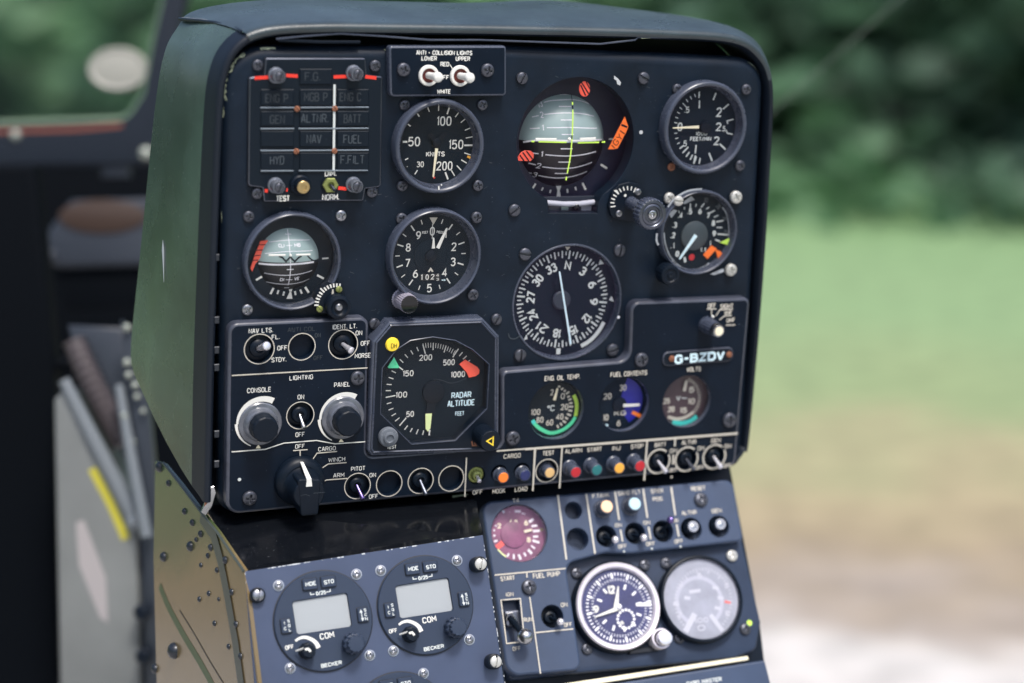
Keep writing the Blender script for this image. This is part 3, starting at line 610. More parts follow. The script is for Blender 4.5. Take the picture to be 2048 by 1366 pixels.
P.line([(150, 722), (182, 765)], 10, 'black'); P.line([(172, 700), (218, 765)], 10, 'black'); P.line([(200, 690), (245, 750)], 10, 'black'); P.done('flag_stripes')
T.part('gyro_flag', MB().plate([P.P(*p) for p in ((948, 430), (975, 505), (960, 545), (893, 672), (860, 678), (822, 678))], bw + 50, bw + 52, .4), 'orange')
P.text('GY', 0, 0, 0, 0, 'black', .11, R(52), loc=(P.P(893, 605), 23, 13)); P.line([(910, 535), (945, 560)], 7, 'black'); P.line([(846, 645), (870, 668)], 6, 'black'); P.line([(920, 490), (965, 510)], 14, 'black'); P.done('flag_lettering')
# slip tube in the tab
P = Pen(T, -22, C3)
T.part('slip_tube', MB().tube([(*P.P(345, 1082), -22), (*P.P(480, 1092), -20), (*P.P(600, 1090), -20), (*P.P(712, 1078), -22)], 5.5, 14), 'pale2'); P.w = -30
T.part('slip_backing', MB().plate([P.P(320, 1040), P.P(725, 1032), P.P(720, 1160), P.P(360, 1160)], -34, -31, .5), 'dial_slate')
P.poly([(370, 1112), (445, 1112), (445, 1150), (370, 1152)], 'clear_grey'); P.poly([(465, 1110), (520, 1110), (520, 1150), (465, 1150)], 'sky_ball'); P.poly([(615, 1108), (700, 1104), (700, 1145), (615, 1148)], 'pale2'); P.done('slip_marks')
T.part('slip_ball', MB().ball((*P.P(560, 1105), -20), 8 * k), 'black_gloss')
T.part('glass', MB().flat(inset(ccw(adi_loop), .5), -2.5), 'glass_purple')
C3b = C3
c = (1261, 404.6)
T = Thing('attitude_adjuster', 'long knurled adjusting knob on a scaled bracket below right of the large artificial horizon', 'knob', FM, *fr_px(FM, c, 8), 0); k = T.k(*c); P = Pen(T, 8, C3)
br = [P.P(*p) for p in ((850, 1005), (905, 945), (985, 925), (1050, 940), (1098, 1000), (1105, 1075), (1060, 1180), (1030, 1225), (960, 1228), (850, 1195), (822, 1110))]
T.part('bracket', MB().plate(fillet(br, 9), 0, 8, 2), 'black')
for i in range(10):
    a = R(188 - i * 13.5); cx, cy = 975, 1095; ro = 138; rin = 108 if i not in (0, 9) else 100
    P.line([(cx + rin * math.cos(a), cy - rin * math.sin(a)), (cx + ro * math.cos(a), cy - ro * math.sin(a))], 9)
P.poly([(862, 990), (885, 985), (905, 1015), (895, 1020)]); P.dot(950, 1028, 11); P.done('scale_marks')
for x, y in ((1045, 1000), (900, 1165)): screw(T, 1000 + x / 3.794, 120 + y / 3.794, 6.5, 'cross', 'screw_grey', 8)
f = (1000 + 1160 / 3.794, 120 + 1175 / 3.794); fu, fv = T.L(*f, 112); bu, bv = T.L(1000 + 998 / 3.794, 120 + 1085 / 3.794, 10)
T.part('shaft', MB().tube([(bu, bv, 6), (bu + (fu - bu) * .5, bv + (fv - bv) * .5, 50), (fu, fv, 96)], [13 * k, 12 * k, 14 * k], 28), 'bezel')
T.part('grip', MB().lathe([(12 * k, 82), (29 * k, 84), (31 * k, 87), (31 * k, 107), (29.5 * k, 110), (28 * k, 111.5)], (fu, fv), 96, flute=.045, fn=24), 'bezel')
T.part('front_disc', MB().lathe([(28.6 * k, 111), (23 * k, 112), (21 * k, 110), (19 * k, 111.5), (16.5 * k, 112), (14.5 * k, 109), (12 * k, 109), (11.5 * k, 107), (8.5 * k, 107)], (fu, fv), 48), 'steel_dark')
T.part('nut', MB().lathe([(8.5 * k, 106), (8.3 * k, 111), (6.5 * k, 112), (4.6 * k, 112), (4.2 * k, 109), (2.4 * k, 110.5), (.01, 111)], (fu, fv), 28), 'steel')
# ------------------------------------------------------------------ vertical speed indicator
C4 = (1290, 130, 2.969)
T = gauge('vertical_speed_indicator', 'round climb rate gauge marked 1000 FEET/MIN with a cream needle pointing at zero', FM, (1413, 256.3), 92.6, 26, ri=.90, rd=.85, gl='glass_purple')
P = Pen(T, 3, C4)
for a, b, w in (((322, 158), (320, 195), 8), ((323, 210), (322, 257), 8), ((405, 208), (421, 166), 8), ((462, 262), (498, 232), 8), ((380, 522), (398, 570), 9), ((303, 475), (298, 525), 8), ((299, 537), (289, 586), 10), ((443, 468), (478, 502), 9)): P.line([a, b], w, 'ink')
P.line([(525, 322), (487, 332), (491, 350)], 6, 'ink'); P.line([(480, 385), (489, 405), (520, 411)], 6, 'ink')
dc = (362, 374)
for i in range(1, 10):
    for sgn in (1, -1):
        a = R(180 - sgn * i * 8.6); r1 = 205; r0 = 170 if i == 5 else 186
        if sgn < 0: r0 -= 14 if i > 3 else 0
        ex = .93
        P.line([(dc[0] + ex * r0 * math.cos(a), dc[1] - 1.06 * r0 * math.sin(a)), (dc[0] + ex * r1 * math.cos(a), dc[1] - 1.06 * r1 * math.sin(a))], 8 if sgn < 0 and i > 3 else 5, 'ink')
for t, x0, x1, y, h in (('0', 192, 222, 367, 50), ('.5', 233, 263, 266, 36), ('.5', 220, 248, 466, 36), ('2', 423, 455, 280, 56), ('2', 420, 452, 367, 50), ('.5', 455, 476, 378, 32), ('2', 408, 440, 450, 52)): P.text(t, x0, x1, y, h, 'ink', .15)
P.text('1000', 300, 368, 408, 22, 'ink', .2); P.text('FEET/MIN', 267, 392, 438, 25, 'ink', .22); P.done('markings')
P = Pen(T, 9, C4); T.part('hub', MB().lathe([(12, 3), (12, 9.5), (9, 10), (.01, 10)], P.P(362, 372), 28), 'black')
needle(T, P, (320, 368), (164, 374), 17, 6, 10)
for x, y, m in ((188, 142, 'screw_dark'), (597, 144, 'screw_dark'), (560, 596, 'screw_dark'), (154, 604, 'rust')): screw(T, 1290 + x / 2.969, 130 + y / 2.969, 10.5 if m != 'rust' else 8, 'cross', m, 0)
# ------------------------------------------------------------------ rotor tachometer
C5 = (1300, 370, 6.83)
T = gauge('rotor_tachometer', 'rotor speed gauge with worn rim, white screws and orange flags below the climb rate gauge', FM, (1400, 466), 84, 22, bez='bezel', wd=3, ri=.94, rd=.90, dial_m='dial')
P = Pen(T, 3, C5)
P.c = C5
k = T.k(1390, 470); bc = P.P(600, 690)
T.part('boss', MB().lathe([(29 * k, 3), (29 * k, 6), (26 * k, 8), (.01, 8.5)], bc, 48), 'dial_boss')
for t, x, y in (('1', 325, 830), ('2', 322, 686), ('3', 345, 546), ('4', 425, 416), ('5', 552, 360), ('6', 682, 357), ('7', 795, 415), ('8', 866, 520), ('9', 876, 664)):
    P.text(t, x - 24 if t != '1' else x - 10, x + 24 if t != '1' else x + 10, y, 82, 'ink', .24)
    if t in '12345': P.line([(x - 42, y + 30), (x - 34, y + 28)], 14, 'ink')
P.text('1', 815, 833, 795, 66, 'ink', .26); P.text('1.1', 685, 760, 885, 60, 'ink', .24); P.text('0', 345, 400, 940, 80, 'ink', .3)
P.line([(470, 985), (480, 1055)], 34, 'ink')
for a, b, w in (((552, 255), (548, 320), 18), ((632, 258), (622, 298), 14), ((740, 250), (695, 305), 18), ((808, 300), (765, 330), 14), ((885, 345), (825, 378), 18), ((932, 412), (870, 440), 14), ((1000, 485), (905, 502), 18), ((985, 580), (910, 580), 14), ((1060, 680), (920, 668), 18), ((955, 770), (890, 745), 18), ((470, 300), (468, 335), 14), ((390, 350), (400, 385), 12)): P.line([a, b], w, 'ink')
for t, x0, x1, y, rt in (('10', 725, 800, 205, -10), ('20', 905, 960, 290, -45), ('30', 1000, 1050, 450, -75), ('40', 1010, 1060, 640, -90)): P.text(t, 0, 0, 0, 0, 'ghost2', .2, R(rt), loc=(P.P((x0 + x1) / 2, y), 10, 11))
P.line([(985, 300), (1045, 400), (1072, 560), (1075, 720)], 14, 'clear_rim', smooth=6)
P.line([(190, 650), (205, 790), (260, 950), (330, 1040)], 16, 'clear_rim', smooth=6)
P.line([(300, 1030), (420, 1130), (560, 1170), (700, 1140), (810, 1075)], 40, 'clear_rim', smooth=6)
for i, t in enumerate(('60', '70', '80', '90', '100')): P.text(t, 0, 0, 0, 0, 'black', .2, R(-35 + i * 20), loc=(P.P(330 + i * 105, (1060, 1120, 1150, 1140, 1090)[i]), 9, 6))
P.poly([(440, 240), (560, 150), (610, 200), (470, 260)], 'clear_rim'); P.poly([(255, 400), (320, 330), (370, 350), (290, 450)], 'clear_rim')
P.dot(567, 985, 44, 'btn_red'); P.done('markings')
P = Pen(T, 8, C5)
T.part('limit_flag', MB().plate([P.P(*p) for p in ((1100, 728), (960, 790), (1088, 828))], 5, 7, .3), 'lime')
T.part('limit_flag', MB().plate([P.P(*p) for p in ((845, 828), (918, 872), (790, 1012), (735, 958))], 5, 7, .3), 'orange'); T.part('limit_flag', MB().plate([P.P(*p) for p in ((900, 885), (962, 905), (1012, 962), (940, 1032))], 5, 7, .3), 'orange')
needle(T, P, (620, 682), (392, 1015), 56, 26, 11, 'ice')
P = Pen(T, 22, C5); P.line([(245, 300), (330, 190), (450, 110), (560, 70), (710, 55)], 26, 'clear_rim', smooth=6); P.line([(95, 660), (90, 760), (115, 820)], 26, 'clear_rim', smooth=4); P.poly([(820, 1215), (1000, 1140), (1010, 1185), (880, 1230)], 'clear_rim'); P.done('worn_rim')
for x, y, kd, r in ((258, 176, 'cross', 11), (1166, 164, 'cross', 12.5), (1096, 1156, 'cross', 12), (382, 215, 'slot', 10)): screw(T, 1300 + x / 6.83, 370 + y / 6.83, r, kd, 'screw_white', 4 if kd == 'cross' else 22, 170 if kd == 'slot' else None)
T = knob('black knurled setting knob at the lower left of the rotor speed gauge', FM, (1341, 550.5), [(11, 0), (11, 14), (19, 15), (20.5, 18), (20.5, 42), (19, 45), (14, 46), (12, 44), (7, 44), (6, 46), (2, 46), (.01, 44)], 'black', fn=20, flute=.04, n=80)
# ------------------------------------------------------------------ standby attitude indicator
C6 = (430, 400, 5.4625)
T = gauge('attitude_indicator', 'smaller artificial horizon with a red striped wedge at its left, under the warning captions', FM, (587.5, 524.5), 97.5, 22, dial_m='black', wd=-19, ri=.93, rd=.90, glassw=20.5)
k = T.k(585, 525); P = Pen(T, 0, C6); bw = -12
fc = T.L(*P.px(800, 645), bw); Rb = 61.5 * k
T.part('mask', MB().plate(circle(0, 0, T.r * .905, 64), -18, bw, 1, [(circle(*fc, Rb * 1.01, 64), -18.5, False)]), 'dial')
cz = bw - 60; Rs = math.hypot(Rb, 60); hv = T.L(*P.px(800, 692), bw + 30)[1]
T.part('sky_hemisphere', hemi(hv, fc[1] + Rs * .999, fc, Rs, cz), 'sky_ball', ang=60); T.part('ground_hemisphere', hemi(fc[1] - Rs * .999, hv, fc, Rs, cz), 'ground_ball', ang=60)
bf = lambda u, v: cz + math.sqrt(max(1, Rs * Rs - (u - fc[0]) ** 2 - (v - fc[1]) ** 2))
P = Pen(T, bw + 20, C6, bf)
for pts, w in (([(590, 457), (800, 437), (1035, 434)], 6), ([(545, 583), (800, 562), (1065, 550)], 7), ([(475, 692), (640, 706), (820, 703), (1000, 688), (1080, 676)], 20), ([(785, 760), (858, 758)], 9), ([(537, 797), (670, 818), (800, 822), (940, 805), (1060, 770)], 8), ([(555, 893), (680, 915), (800, 919), (930, 900), (1030, 862)], 8), ([(755, 958), (810, 958)], 7), ([(765, 372), (830, 372)], 6), ([(780, 497), (845, 496)], 6), ([(775, 871), (845, 870)], 7), ([(790, 312), (805, 430), (820, 600), (825, 720), (820, 820), (798, 930)], 8)): P.line(pts, w, 'ghost_pale', smooth=6 if len(pts) > 2 else 0)
for t, x0, x1, y in (('CLI', 692, 758, 498), ('MB', 866, 935, 492), ('DI', 710, 756, 870), ('VE', 866, 922, 858)): P.text(t, x0, x1, y, 38, 'ghost_pale', .2)
P.done('ball_markings')
P = Pen(T, bw, C6)
for a, b, w in (((640, 960), (605, 1027), 24), ((694, 984), (680, 1027), 20), ((756, 1000), (744, 1043), 20), ((873, 995), (880, 1038), 20), ((930, 978), (948, 1022), 20), ((984, 950), (1024, 1012), 24), ((514, 836), (448, 874), 22), ((1115, 820), (1188, 858), 22), ((1170, 640), (1240, 634), 18)): P.line([a, b], w)
P.poly([(815, 1003), (832, 1003), (846, 1079), (780, 1079)]); P.poly([(795, 935), (805, 925), (848, 922), (857, 932), (836, 1000), (812, 1000)]); P.done('bank_marks')
P = Pen(T, bw + 4, C6)
T.part('warning_flag', MB().plate([P.P(*p) for p in ((498, 448), (575, 440), (582, 468), (540, 545), (490, 640), (440, 700), (408, 785), (388, 745), (430, 610))], bw + 2, bw + 4, .3), 'redflag')
for a, b in (((478, 488), (572, 488)), ((455, 548), (540, 546)), ((432, 608), (500, 602)), ((412, 660), (470, 655))): P.line([a, b], 9, 'black')
P.done('flag_stripes')
ws = bw + 31; P = Pen(T, ws, C6)
for a, b in (((585, 603), (768, 602)), ((885, 600), (1040, 595))): T.part('aircraft_bar', MB().tube([(*P.P(*a), ws), (*P.P(*b), ws)], 1.9, 8), 'white')
T.part('aircraft_dot', MB().ball((*P.P(825, 605), ws), 2.6), 'white')
P.line([(700, 615), (735, 628), (775, 672), (822, 622), (870, 672), (915, 628), (945, 612)], 20, 'black'); P.line([(1005, 600), (1030, 630), (1075, 660), (1160, 668), (1250, 656)], 15, 'black', smooth=6); P.done('aircraft_symbol')
for x, y, m in ((365, 178, 'screw_dark'), (1372, 168, 'screw_grey'), (350, 1195, 'screw_grey')): screw(T, 430 + x / C6[2], 400 + y / C6[2], 11, 'cross', m, 0)
P = Pen(T, 24, C6)
pl = [P.P(*p) for p in ((1090, 1140), (1110, 1020), (1200, 940), (1310, 905), (1400, 935), (1430, 1060), (1330, 1230), (1150, 1240))]; T.part('knob_bracket', MB().plate(fillet(pl, 6), 0, 24, 2), 'black')
P.w = 24.2
for i in range(12):
    a = R(176 - i * 8.6); cx, cy = 1330, 1165
    P.line([(cx + 198 * math.cos(a), cy - 215 * math.sin(a)), (cx + (245 if i not in (5,) else 262) * math.cos(a), cy - (255 if i != 5 else 275) * math.sin(a))], 16)
P.poly([(1280, 975), (1294, 975), (1300, 1040), (1272, 1040)], 'ink_warm'); P.done('scale_marks')
for x, y in ((1352, 975), (1142, 1190)): screw(T, 430 + x / C6[2], 400 + y / C6[2], 6.5, 'slot', 'olive_nut', 24)
T = knob('round black knob with a grey centre stud on the smaller artificial horizon', FM, (679, 615.5), [(14, 3), (14, 12), (22, 14), (24, 18), (24, 40), (22.5, 44), (17, 46), (15, 43), (12, 41), (7, 41)], 'black', n=64, h=46)
k = T.kk; T.part('centre_stud', MB().lathe([(7.5 * k, 38), (7.2 * k, 44), (5.5 * k, 46), (.01, 46.5)], n=28), 'screw_grey'); T.part('wear_ring', MB().lathe([(15.2 * k, 42.5), (13 * k, 41.3), (12.6 * k, 41.25)], n=40), 'steel')
# ------------------------------------------------------------------ altimeter
C7 = (740, 400, 5.693)
T = gauge('altimeter', 'round altimeter with numerals 0 to 9, a 1024 window and three white needles', FM, (873, 515), 94.6, 30, ri=.93, rd=.86)
P = Pen(T, 3, C7); k = T.k(865, 510)
tc = P.P(690.5, 622.5); tr = 72.6
for i in range(20):
    if i == 0: continue
    a = R(90 - i * 18); r0 = tr * (.82 if i % 2 == 0 else .875)
    if i == 10: continue
    z = P.dz(); P.m('white').stroke([(tc[0] + r0 * math.cos(a), tc[1] + r0 * math.sin(a)), (tc[0] + tr * math.cos(a), tc[1] + tr * math.sin(a))], 2.6 if i % 2 == 0 else 1.8, z)
for t, x0, x1, y in (('0', 680, 738, 355), ('1', 850, 872, 388), ('2', 926, 984, 532), ('3', 917, 974, 704), ('4', 820, 880, 825), ('5', 646, 704, 1003), ('6', 486, 545, 838), ('7', 398, 455, 718), ('8', 405, 464, 540), ('9', 522, 580, 402)): P.text(t, x0, x1, y, 97, 'white', .14)
P.text('FEET', 592, 662, 368, 30, 'white', .2, R(4)); P.text('PIEDS', 757, 838, 366, 30, 'white', .2, R(-8)); P.poly([(676, 198), (768, 198), (720, 282)], 'ink_warm'); P.text('mb', 815, 858, 908, 24, 'ice', .24)
P.done('markings')
T.part('centre_disc', MB().lathe([(34 * k, 3), (34 * k, 4.2), (32 * k, 5), (.01, 5.2)], P.P(690, 640), 48), 'dial')
T.part('pressure_window', MB().plate([P.P(565, 918), P.P(800, 912), P.P(800, 842), P.P(565, 848)], 3, 4.2, .5), 'ground_ball')
P.w = 5.2
for t, x0, x1, y, h in (('1', 578, 596, 880, 66), ('0', 630, 668, 877, 62), ('2', 690, 732, 873, 62), ('4', 750, 785, 855, 36), ('3', 752, 784, 902, 30)): P.text(t, x0, x1, y, h, 'white', .16)
P.poly([(655, 815), (690, 765), (722, 812), (705, 820), (690, 800), (672, 822)], 'ink_warm'); P.done('counter_digits')
P = Pen(T, 9, C7); T.part('hub', MB().lathe([(11 * k, 5), (11 * k, 10), (8 * k, 11.5), (.01, 11.5)], P.P(695, 640), 28), 'black')
P.line([(712, 270), (708, 445)], 7, 'white'); P.done('thin_needle')
needle(T, P, (722, 552), (726, 425), 40, 14, 9.5, 'white'); needle(T, P, (764, 545), (873, 312), 42, 24, 13, 'white')
for x, y in ((356, 210), (1206, 196), (1165, 1076)): screw(T, 740 + x / C7[2], 400 + y / C7[2], 11.5, 'cross', 'screw_dark', 0)
T = knob('silver knurled cylinder knob with a black face at the lower left of the altimeter', FM, (819, 608.7), [(20, 0), (20.5, 2), (18.5, 4), (18.5, 46), (17.5, 48)], 'knurl', fn=26, flute=.05, n=104, h=48)
T.part('face', MB().lathe([(17.5 * T.kk, 47.8), (16.6 * T.kk, 47.4), (.01, 47.4)], n=40), 'black_gloss')
# ------------------------------------------------------------------ gyro compass
C8 = (990, 470, 5.0607)
T = Thing('compass_indicator', 'round compass card marked N, 3, 6, 9 with one long pale blue needle', 'gauge', FM, *CMP_C, 0, 'round flight instruments')
k = T.k(*CMP_C); r = CMP_R * k; dw = -16
T.part('case', MB().lathe([(r * .995, -1), (r * .985, -10), (r * .97, dw - 2)], n=72), 'bezel'); T.part('rim', MB().lathe([(r * 1.03, .1), (r * 1.02, 1.8), (r * 1.0, 1.8), (r * .99, -.5)], n=72), 'bezel')
T.part('dial', MB().flat(circle(0, 0, r * .99, 72), dw), 'dial')
P = Pen(T, dw, C8)
cc = (106.6 - T.ou, 81.4 - T.ov); cc = Vector(P.P(681, 651)); Rr = 100.6
npt = Vector(P.P(753, 200)); a_n = math.atan2((npt - cc).y, (npt - cc).x)
for i in range(72):
    a = a_n - R(i * 5); r0 = Rr * (.83 if i % 6 == 0 else .855 if i % 2 == 0 else .905); ro = Rr * (1.0 if i % 2 == 0 or i % 6 == 0 else .985)
    P.m('ink').stroke([tuple(cc + Vector((math.cos(a), math.sin(a))) * r0), tuple(cc + Vector((math.cos(a), math.sin(a))) * ro)], 3.6 if i % 6 == 0 else 3.0 if i % 2 == 0 else 2.5, P.dz())
for i, t in enumerate(('N', '3', '6', '9', '12', '15', '18', '21', '24', '27', '30', '33')):
    a = a_n - R(i * 30); p = cc + Vector((math.cos(a), math.sin(a))) * Rr * .70
    P.text(t, 0, 0, 0, 0, 'ink', .19, a - math.pi / 2, loc=(p, 14 if len(t) == 1 else (24 if t[0] != '1' else 19), 19))
P.poly([(706, 118), (760, 118), (730, 155)], 'ink_warm'); P.poly([(1062, 245), (1100, 290), (1045, 300)], 'ink'); P.poly([(1150, 655), (1178, 615), (1200, 675)], 'ink'); P.poly([(318, 1000), (325, 1050), (285, 1065)], 'ink'); P.line([(640, 1145), (637, 1205)], 44, 'ink')
P.line([(1098, 880), (1060, 950), (1005, 1022), (940, 1080), (868, 1122)], 40, 'ink', smooth=6); P.done('card_markings')
T.part('hub', MB().lathe([(19 * k, dw), (19 * k, dw + 5), (16 * k, dw + 7), (.01, dw + 7)], P.P(665, 655), 36), 'dial_slate'); 
hb = MB().stroke([P.P(612, 430), P.P(665, 655), P.P(720, 880)], 13, dw + 3.5); T.part('needle_backing', hb, 'dial')
P.w = dw + 8; needle(T, P, (768, 1105), (652, 365), 20, 16, dw + 8.5, 'ice')
T.part('glass', MB().flat(circle(0, 0, r * .985, 64), -6), 'glass_purple')
P = Pen(T, 1.9, C8); P.dot(1250, 832, 15, 'ghost_pale'); P.line([(1130, 1040), (1095, 1062)], 16, 'ghost2'); P.line([(135, 995), (150, 1040), (200, 1050), (255, 1018)], 9, 'ghost2', smooth=5); P.done('paint_chips')
# ------------------------------------------------------------------ radar altimeter
C9 = (730, 630, 4.711)
T = Thing('radar_altimeter', 'square radar altimeter with cut corners, yellow DH lamp and orange flag, marked RADAR ALTITUDE FEET', 'gauge', FM, 868, 780, 0, 'square instruments')
k = T.k(868, 780); fw = 34
P = Pen(T, fw, C9)
outer = [P.P(*p) for p in ((232, 62), (1112, 30), (1268, 200), (1262, 1255), (1200, 1290), (60, 1330), (25, 1280), (72, 250))]
win = [P.P(*p) for p in ((168, 500), (300, 330), (430, 245), (640, 212), (850, 245), (1010, 330), (1165, 468), (1145, 880), (850, 1180), (440, 1213), (152, 930))]
T.part('housing', MB().plate(fillet(outer, [3, 3, 3, 5, 8, 8, 5, 3]), 0, fw, 5, [(win, 10, False)], edge=(ed := MB())), 'black'); T.part('housing_edge', ed, 'bezel')
lip = MB()
lip = MB(); lo = ccw(fillet(outer, 3)); a = lip.ring(inset(lo, 6), fw + .2); b = lip.ring(inset(lo, 8), fw + 2); c_ = lip.ring(inset(lo, 10), fw + .2); lip.bridge(a, b); lip.bridge(b, c_)
T.part('front_rim', lip, 'bezel')
wr = MB(); wl = ccw(win); a = wr.ring(inset(wl, -2.2), fw + .2); b = wr.ring(inset(wl, -1), fw + 1.2); c_ = wr.ring(inset(wl, 1), fw - 2); wr.bridge(a, b); wr.bridge(b, c_); T.part('window_rim', wr, 'bezel')
dw = 14
T.part('dial', MB().flat(inset(wl, -3), dw), 'dial')
P = Pen(T, dw, C9)
maj = [((545, 278), (568, 365)), ((300, 475), (357, 517)), ((195, 776), (286, 758)), ((325, 1043), (388, 968)), ((880, 318), (826, 398)), ((602, 1133), (612, 1085))]
mnr = [((487, 302), (503, 340)), ((430, 333), (452, 370)), ((375, 370), (403, 403)), ((328, 417), (360, 448)), ((250, 525), (290, 545)), ((223, 587), (268, 602)), ((203, 652), (250, 656)), ((195, 712), (243, 712)), ((205, 836), (248, 824)), ((222, 895), (266, 878)), ((250, 950), (290, 927)), ((283, 1000), (324, 967)), ((372, 1080), (402, 1040)), ((425, 1102), (445, 1065)), ((482, 1122), (500, 1078)), ((542, 1130), (552, 1087)), ((918, 350), (888, 386)), ((957, 385), (922, 417)), ((988, 425), (970, 440))]
for a, b in maj: P.line([a, b], 11)
for a, b in mnr: P.line([a, b], 9)
for i in range(1, 15):
    t = i / 15; a = R(103 - t * 47); cx, cy = 622, 745
    r1 = 486 - 6 * t; r0 = r1 - (68 if i in (5, 10) else 46)
    P.line([(cx + .93 * r1 * math.cos(a), cy - r1 * math.sin(a)), (cx + .93 * r0 * math.cos(a), cy - r0 * math.sin(a))], 10 if i in (5, 10) else 6)
for t, x0, x1, y, h in (('200', 510, 632, 400, 56), ('500', 735, 845, 445, 56), ('1000', 808, 942, 558, 56), ('150', 355, 457, 549, 56), ('100', 288, 396, 750, 56), ('50', 387, 460, 932, 54), ('RADAR', 813, 1000, 752, 56), ('ALTITUDE', 775, 1033, 828, 58), ('FEET', 848, 934, 926, 40)): P.text(t, x0, x1, y, h, 'ice' if t[0] in 'RAF' else 'white', .16)
P.done('markings')
T.part('hub', MB().lathe([(22 * k, dw), (22 * k, dw + 5), (20 * k, dw + 6), (.01, dw + 6)], P.P(640, 720), 40), 'black')
T.part('needle_arm', MB().plate([P.P(*p) for p in ((575, 760), (690, 760), (655, 860), (660, 930), (560, 930), (575, 860))][::-1], dw + 2, dw + 4, .5), 'black')
P.line([(640, 603), (720, 612), (820, 640), (950, 597)], 4, 'ghost2', smooth=5); P.done('plate_edge'); P.w = dw + 4.5
needle(T, P, (600, 930), (592, 1098), 62, 46, dw + 5, 'limewhite'); P.line([(604, 1080), (604, 1133)], 12, 'white'); P.done('needle_tip')
T.part('warning_flag', MB().plate([P.P(*p) for p in ((945, 420), (1060, 490), (1080, 520), (1074, 552), (1045, 575), (980, 590), (960, 545), (890, 465))], dw + 3, dw + 5, .4), 'redflag')
T.part('height_bug', MB().plate([P.P(*p) for p in ((272, 395), (322, 490), (310, 500), (222, 500), (212, 490))], dw + 4, dw + 6, .4, [([P.P(*p) for p in ((282, 445), (300, 478), (262, 478))], dw + 4, True)]), 'mint')
T.part('glass', MB().flat(inset(wl, -1), fw - 3), 'glass')
P = Pen(T, fw, C9)
T.part('decision_height_lamp', MB().lathe([(13.5 * k, fw), (13.2 * k, fw + 2), (12 * k, fw + 4), (.01, fw + 5)], P.P(256, 276), 36), 'yellow')
P.w = fw + 5; P.text('DH', 246, 300, 290, 44, 'black', .1); P.w = fw; P.text('TEST', 205, 297, 1243, 36, 'white', .2); P.line([(1005, 1190), (1015, 1230), (1045, 1228), (1030, 1200)], 14, 'rust'); P.done('lettering')
f = (730 + 236 / 4.711, 630 + 1165 / 4.711); u, v = T.L(*f, fw + 16); T.part('test_button', MB().lathe([(19 * k, fw), (19 * k, fw + 8), (17 * k, fw + 11), (12 * k, fw + 12), (11 * k, fw + 16), (8 * k, fw + 17), (6 * k, fw + 14), (.01, fw + 14)], (u, v), 36), 'dust')
f = (981.5, 882.6); u, v = T.L(*f, fw + 46)
g = T.part('setting_knob', MB().lathe([(21.5 * k, fw), (21.5 * k, fw + 42), (20.5 * k, fw + 45), (19.5 * k, fw + 46), (.01, fw + 46)], (u, v), 120, flute=.035, fn=30), 'black')
P = Pen(T, fw + 46, C9); P.line([(1208, 1150), (1148, 1188), (1205, 1225), (1208, 1150), (1190, 1162)], 12, 'yellow'); P.done('setting_mark', g)
for x, y in ((40, 1300),): screw(T, 730 + x / 4.711, 630 + y / 4.711, 7, 'slot', 'screw_dark', 12)
# ------------------------------------------------------------------ lower control plate
PW = 24
CL = (430, 620, 4.878); CB = (430, 860, 5.851); CS = (660, 880, 4.876); C6B = (1050, 850, 4.551); CO = (1000, 720, 7.588); CG = (1230, 570, 4.406)
T = Thing('control_plate', 'stepped black engraved plate along the bottom of the main panel, from NAV LTS. to GEN', 'plate', FM, 960, 900, 0)
pts = [(457, 647), (738, 634), (733, 913), (1003, 893), (1003, 742), (1258, 721), (1262, 604), (1501, 595), (1471, 934), (452, 1030)]
pl = loop_px(T, pts, [20, 18, 16, 14, 14, 24, 20, 16, 20, 28], PW)
def cx(c, x, y): return (x / c[2] + c[0], y / c[2] + c[1])
ringsw = [(cx(CL, 432, 380), 29.5, 'w'), (cx(CL, 847, 358), 26.5, 'w'), (cx(CL, 1250, 335), 29, 'w'), (cx(CL, 832, 1028), 26.8, 'w'), (cx(CB, 1667, 655), 25.3, 'w'), (cx(CS, 577, 425), 25.3, 'w'), (cx(CS, 884, 398), 25, 'w'), (cx(CS, 1182, 375), 25, 'w'),
          (cx(C6B, 198, 415), 22.5, 'w'), (cx(C6B, 1215, 330), 21.5, 'p'), (cx(C6B, 1470, 310), 21.5, 'p'), (cx(C6B, 1722, 288), 21.5, 'p'), (cx(CS, 1430, 345), 17.5, 'n')]
for x, y in ((1650, 325), (1870, 305)): ringsw.append((cx(CS, x, y), 17, 'n'))
gh = [((1113, 821), 58), ((1248, 809), 54), ((1374, 803), 52)]
hl = []
for c, r, kd in ringsw: hl.append((circle(*T.L(*c, PW), r * T.k(*c) * (1 if kd == 'n' else .97), 36), PW - 13, True))
for c, r in gh: hl.append((circle(*T.L(*c, PW), r * T.k(*c), 48), PW - 14, False))
ed = MB(); T.part('plate_body', MB().plate(pl, 0, PW, 6, hl, edge=ed), 'plate'); T.part('plate_edge', ed, 'plate_edge')
P = Pen(T, PW)
for c, r, kd in ringsw:
    P.c = (0, 0, 1)
    if kd == 'w': P.ringm(*c, r, 1.7, 'ink_warm')
    if kd == 'p': P.ringm(*c, r + 2, 3.0, 'ink_warm', -310, 30)
def texts(P, c, L, colr='white', wt=.138):
    P.c = c
    for t in L: P.text(*t[:5], t[5] if len(t) > 5 else colr, wt)
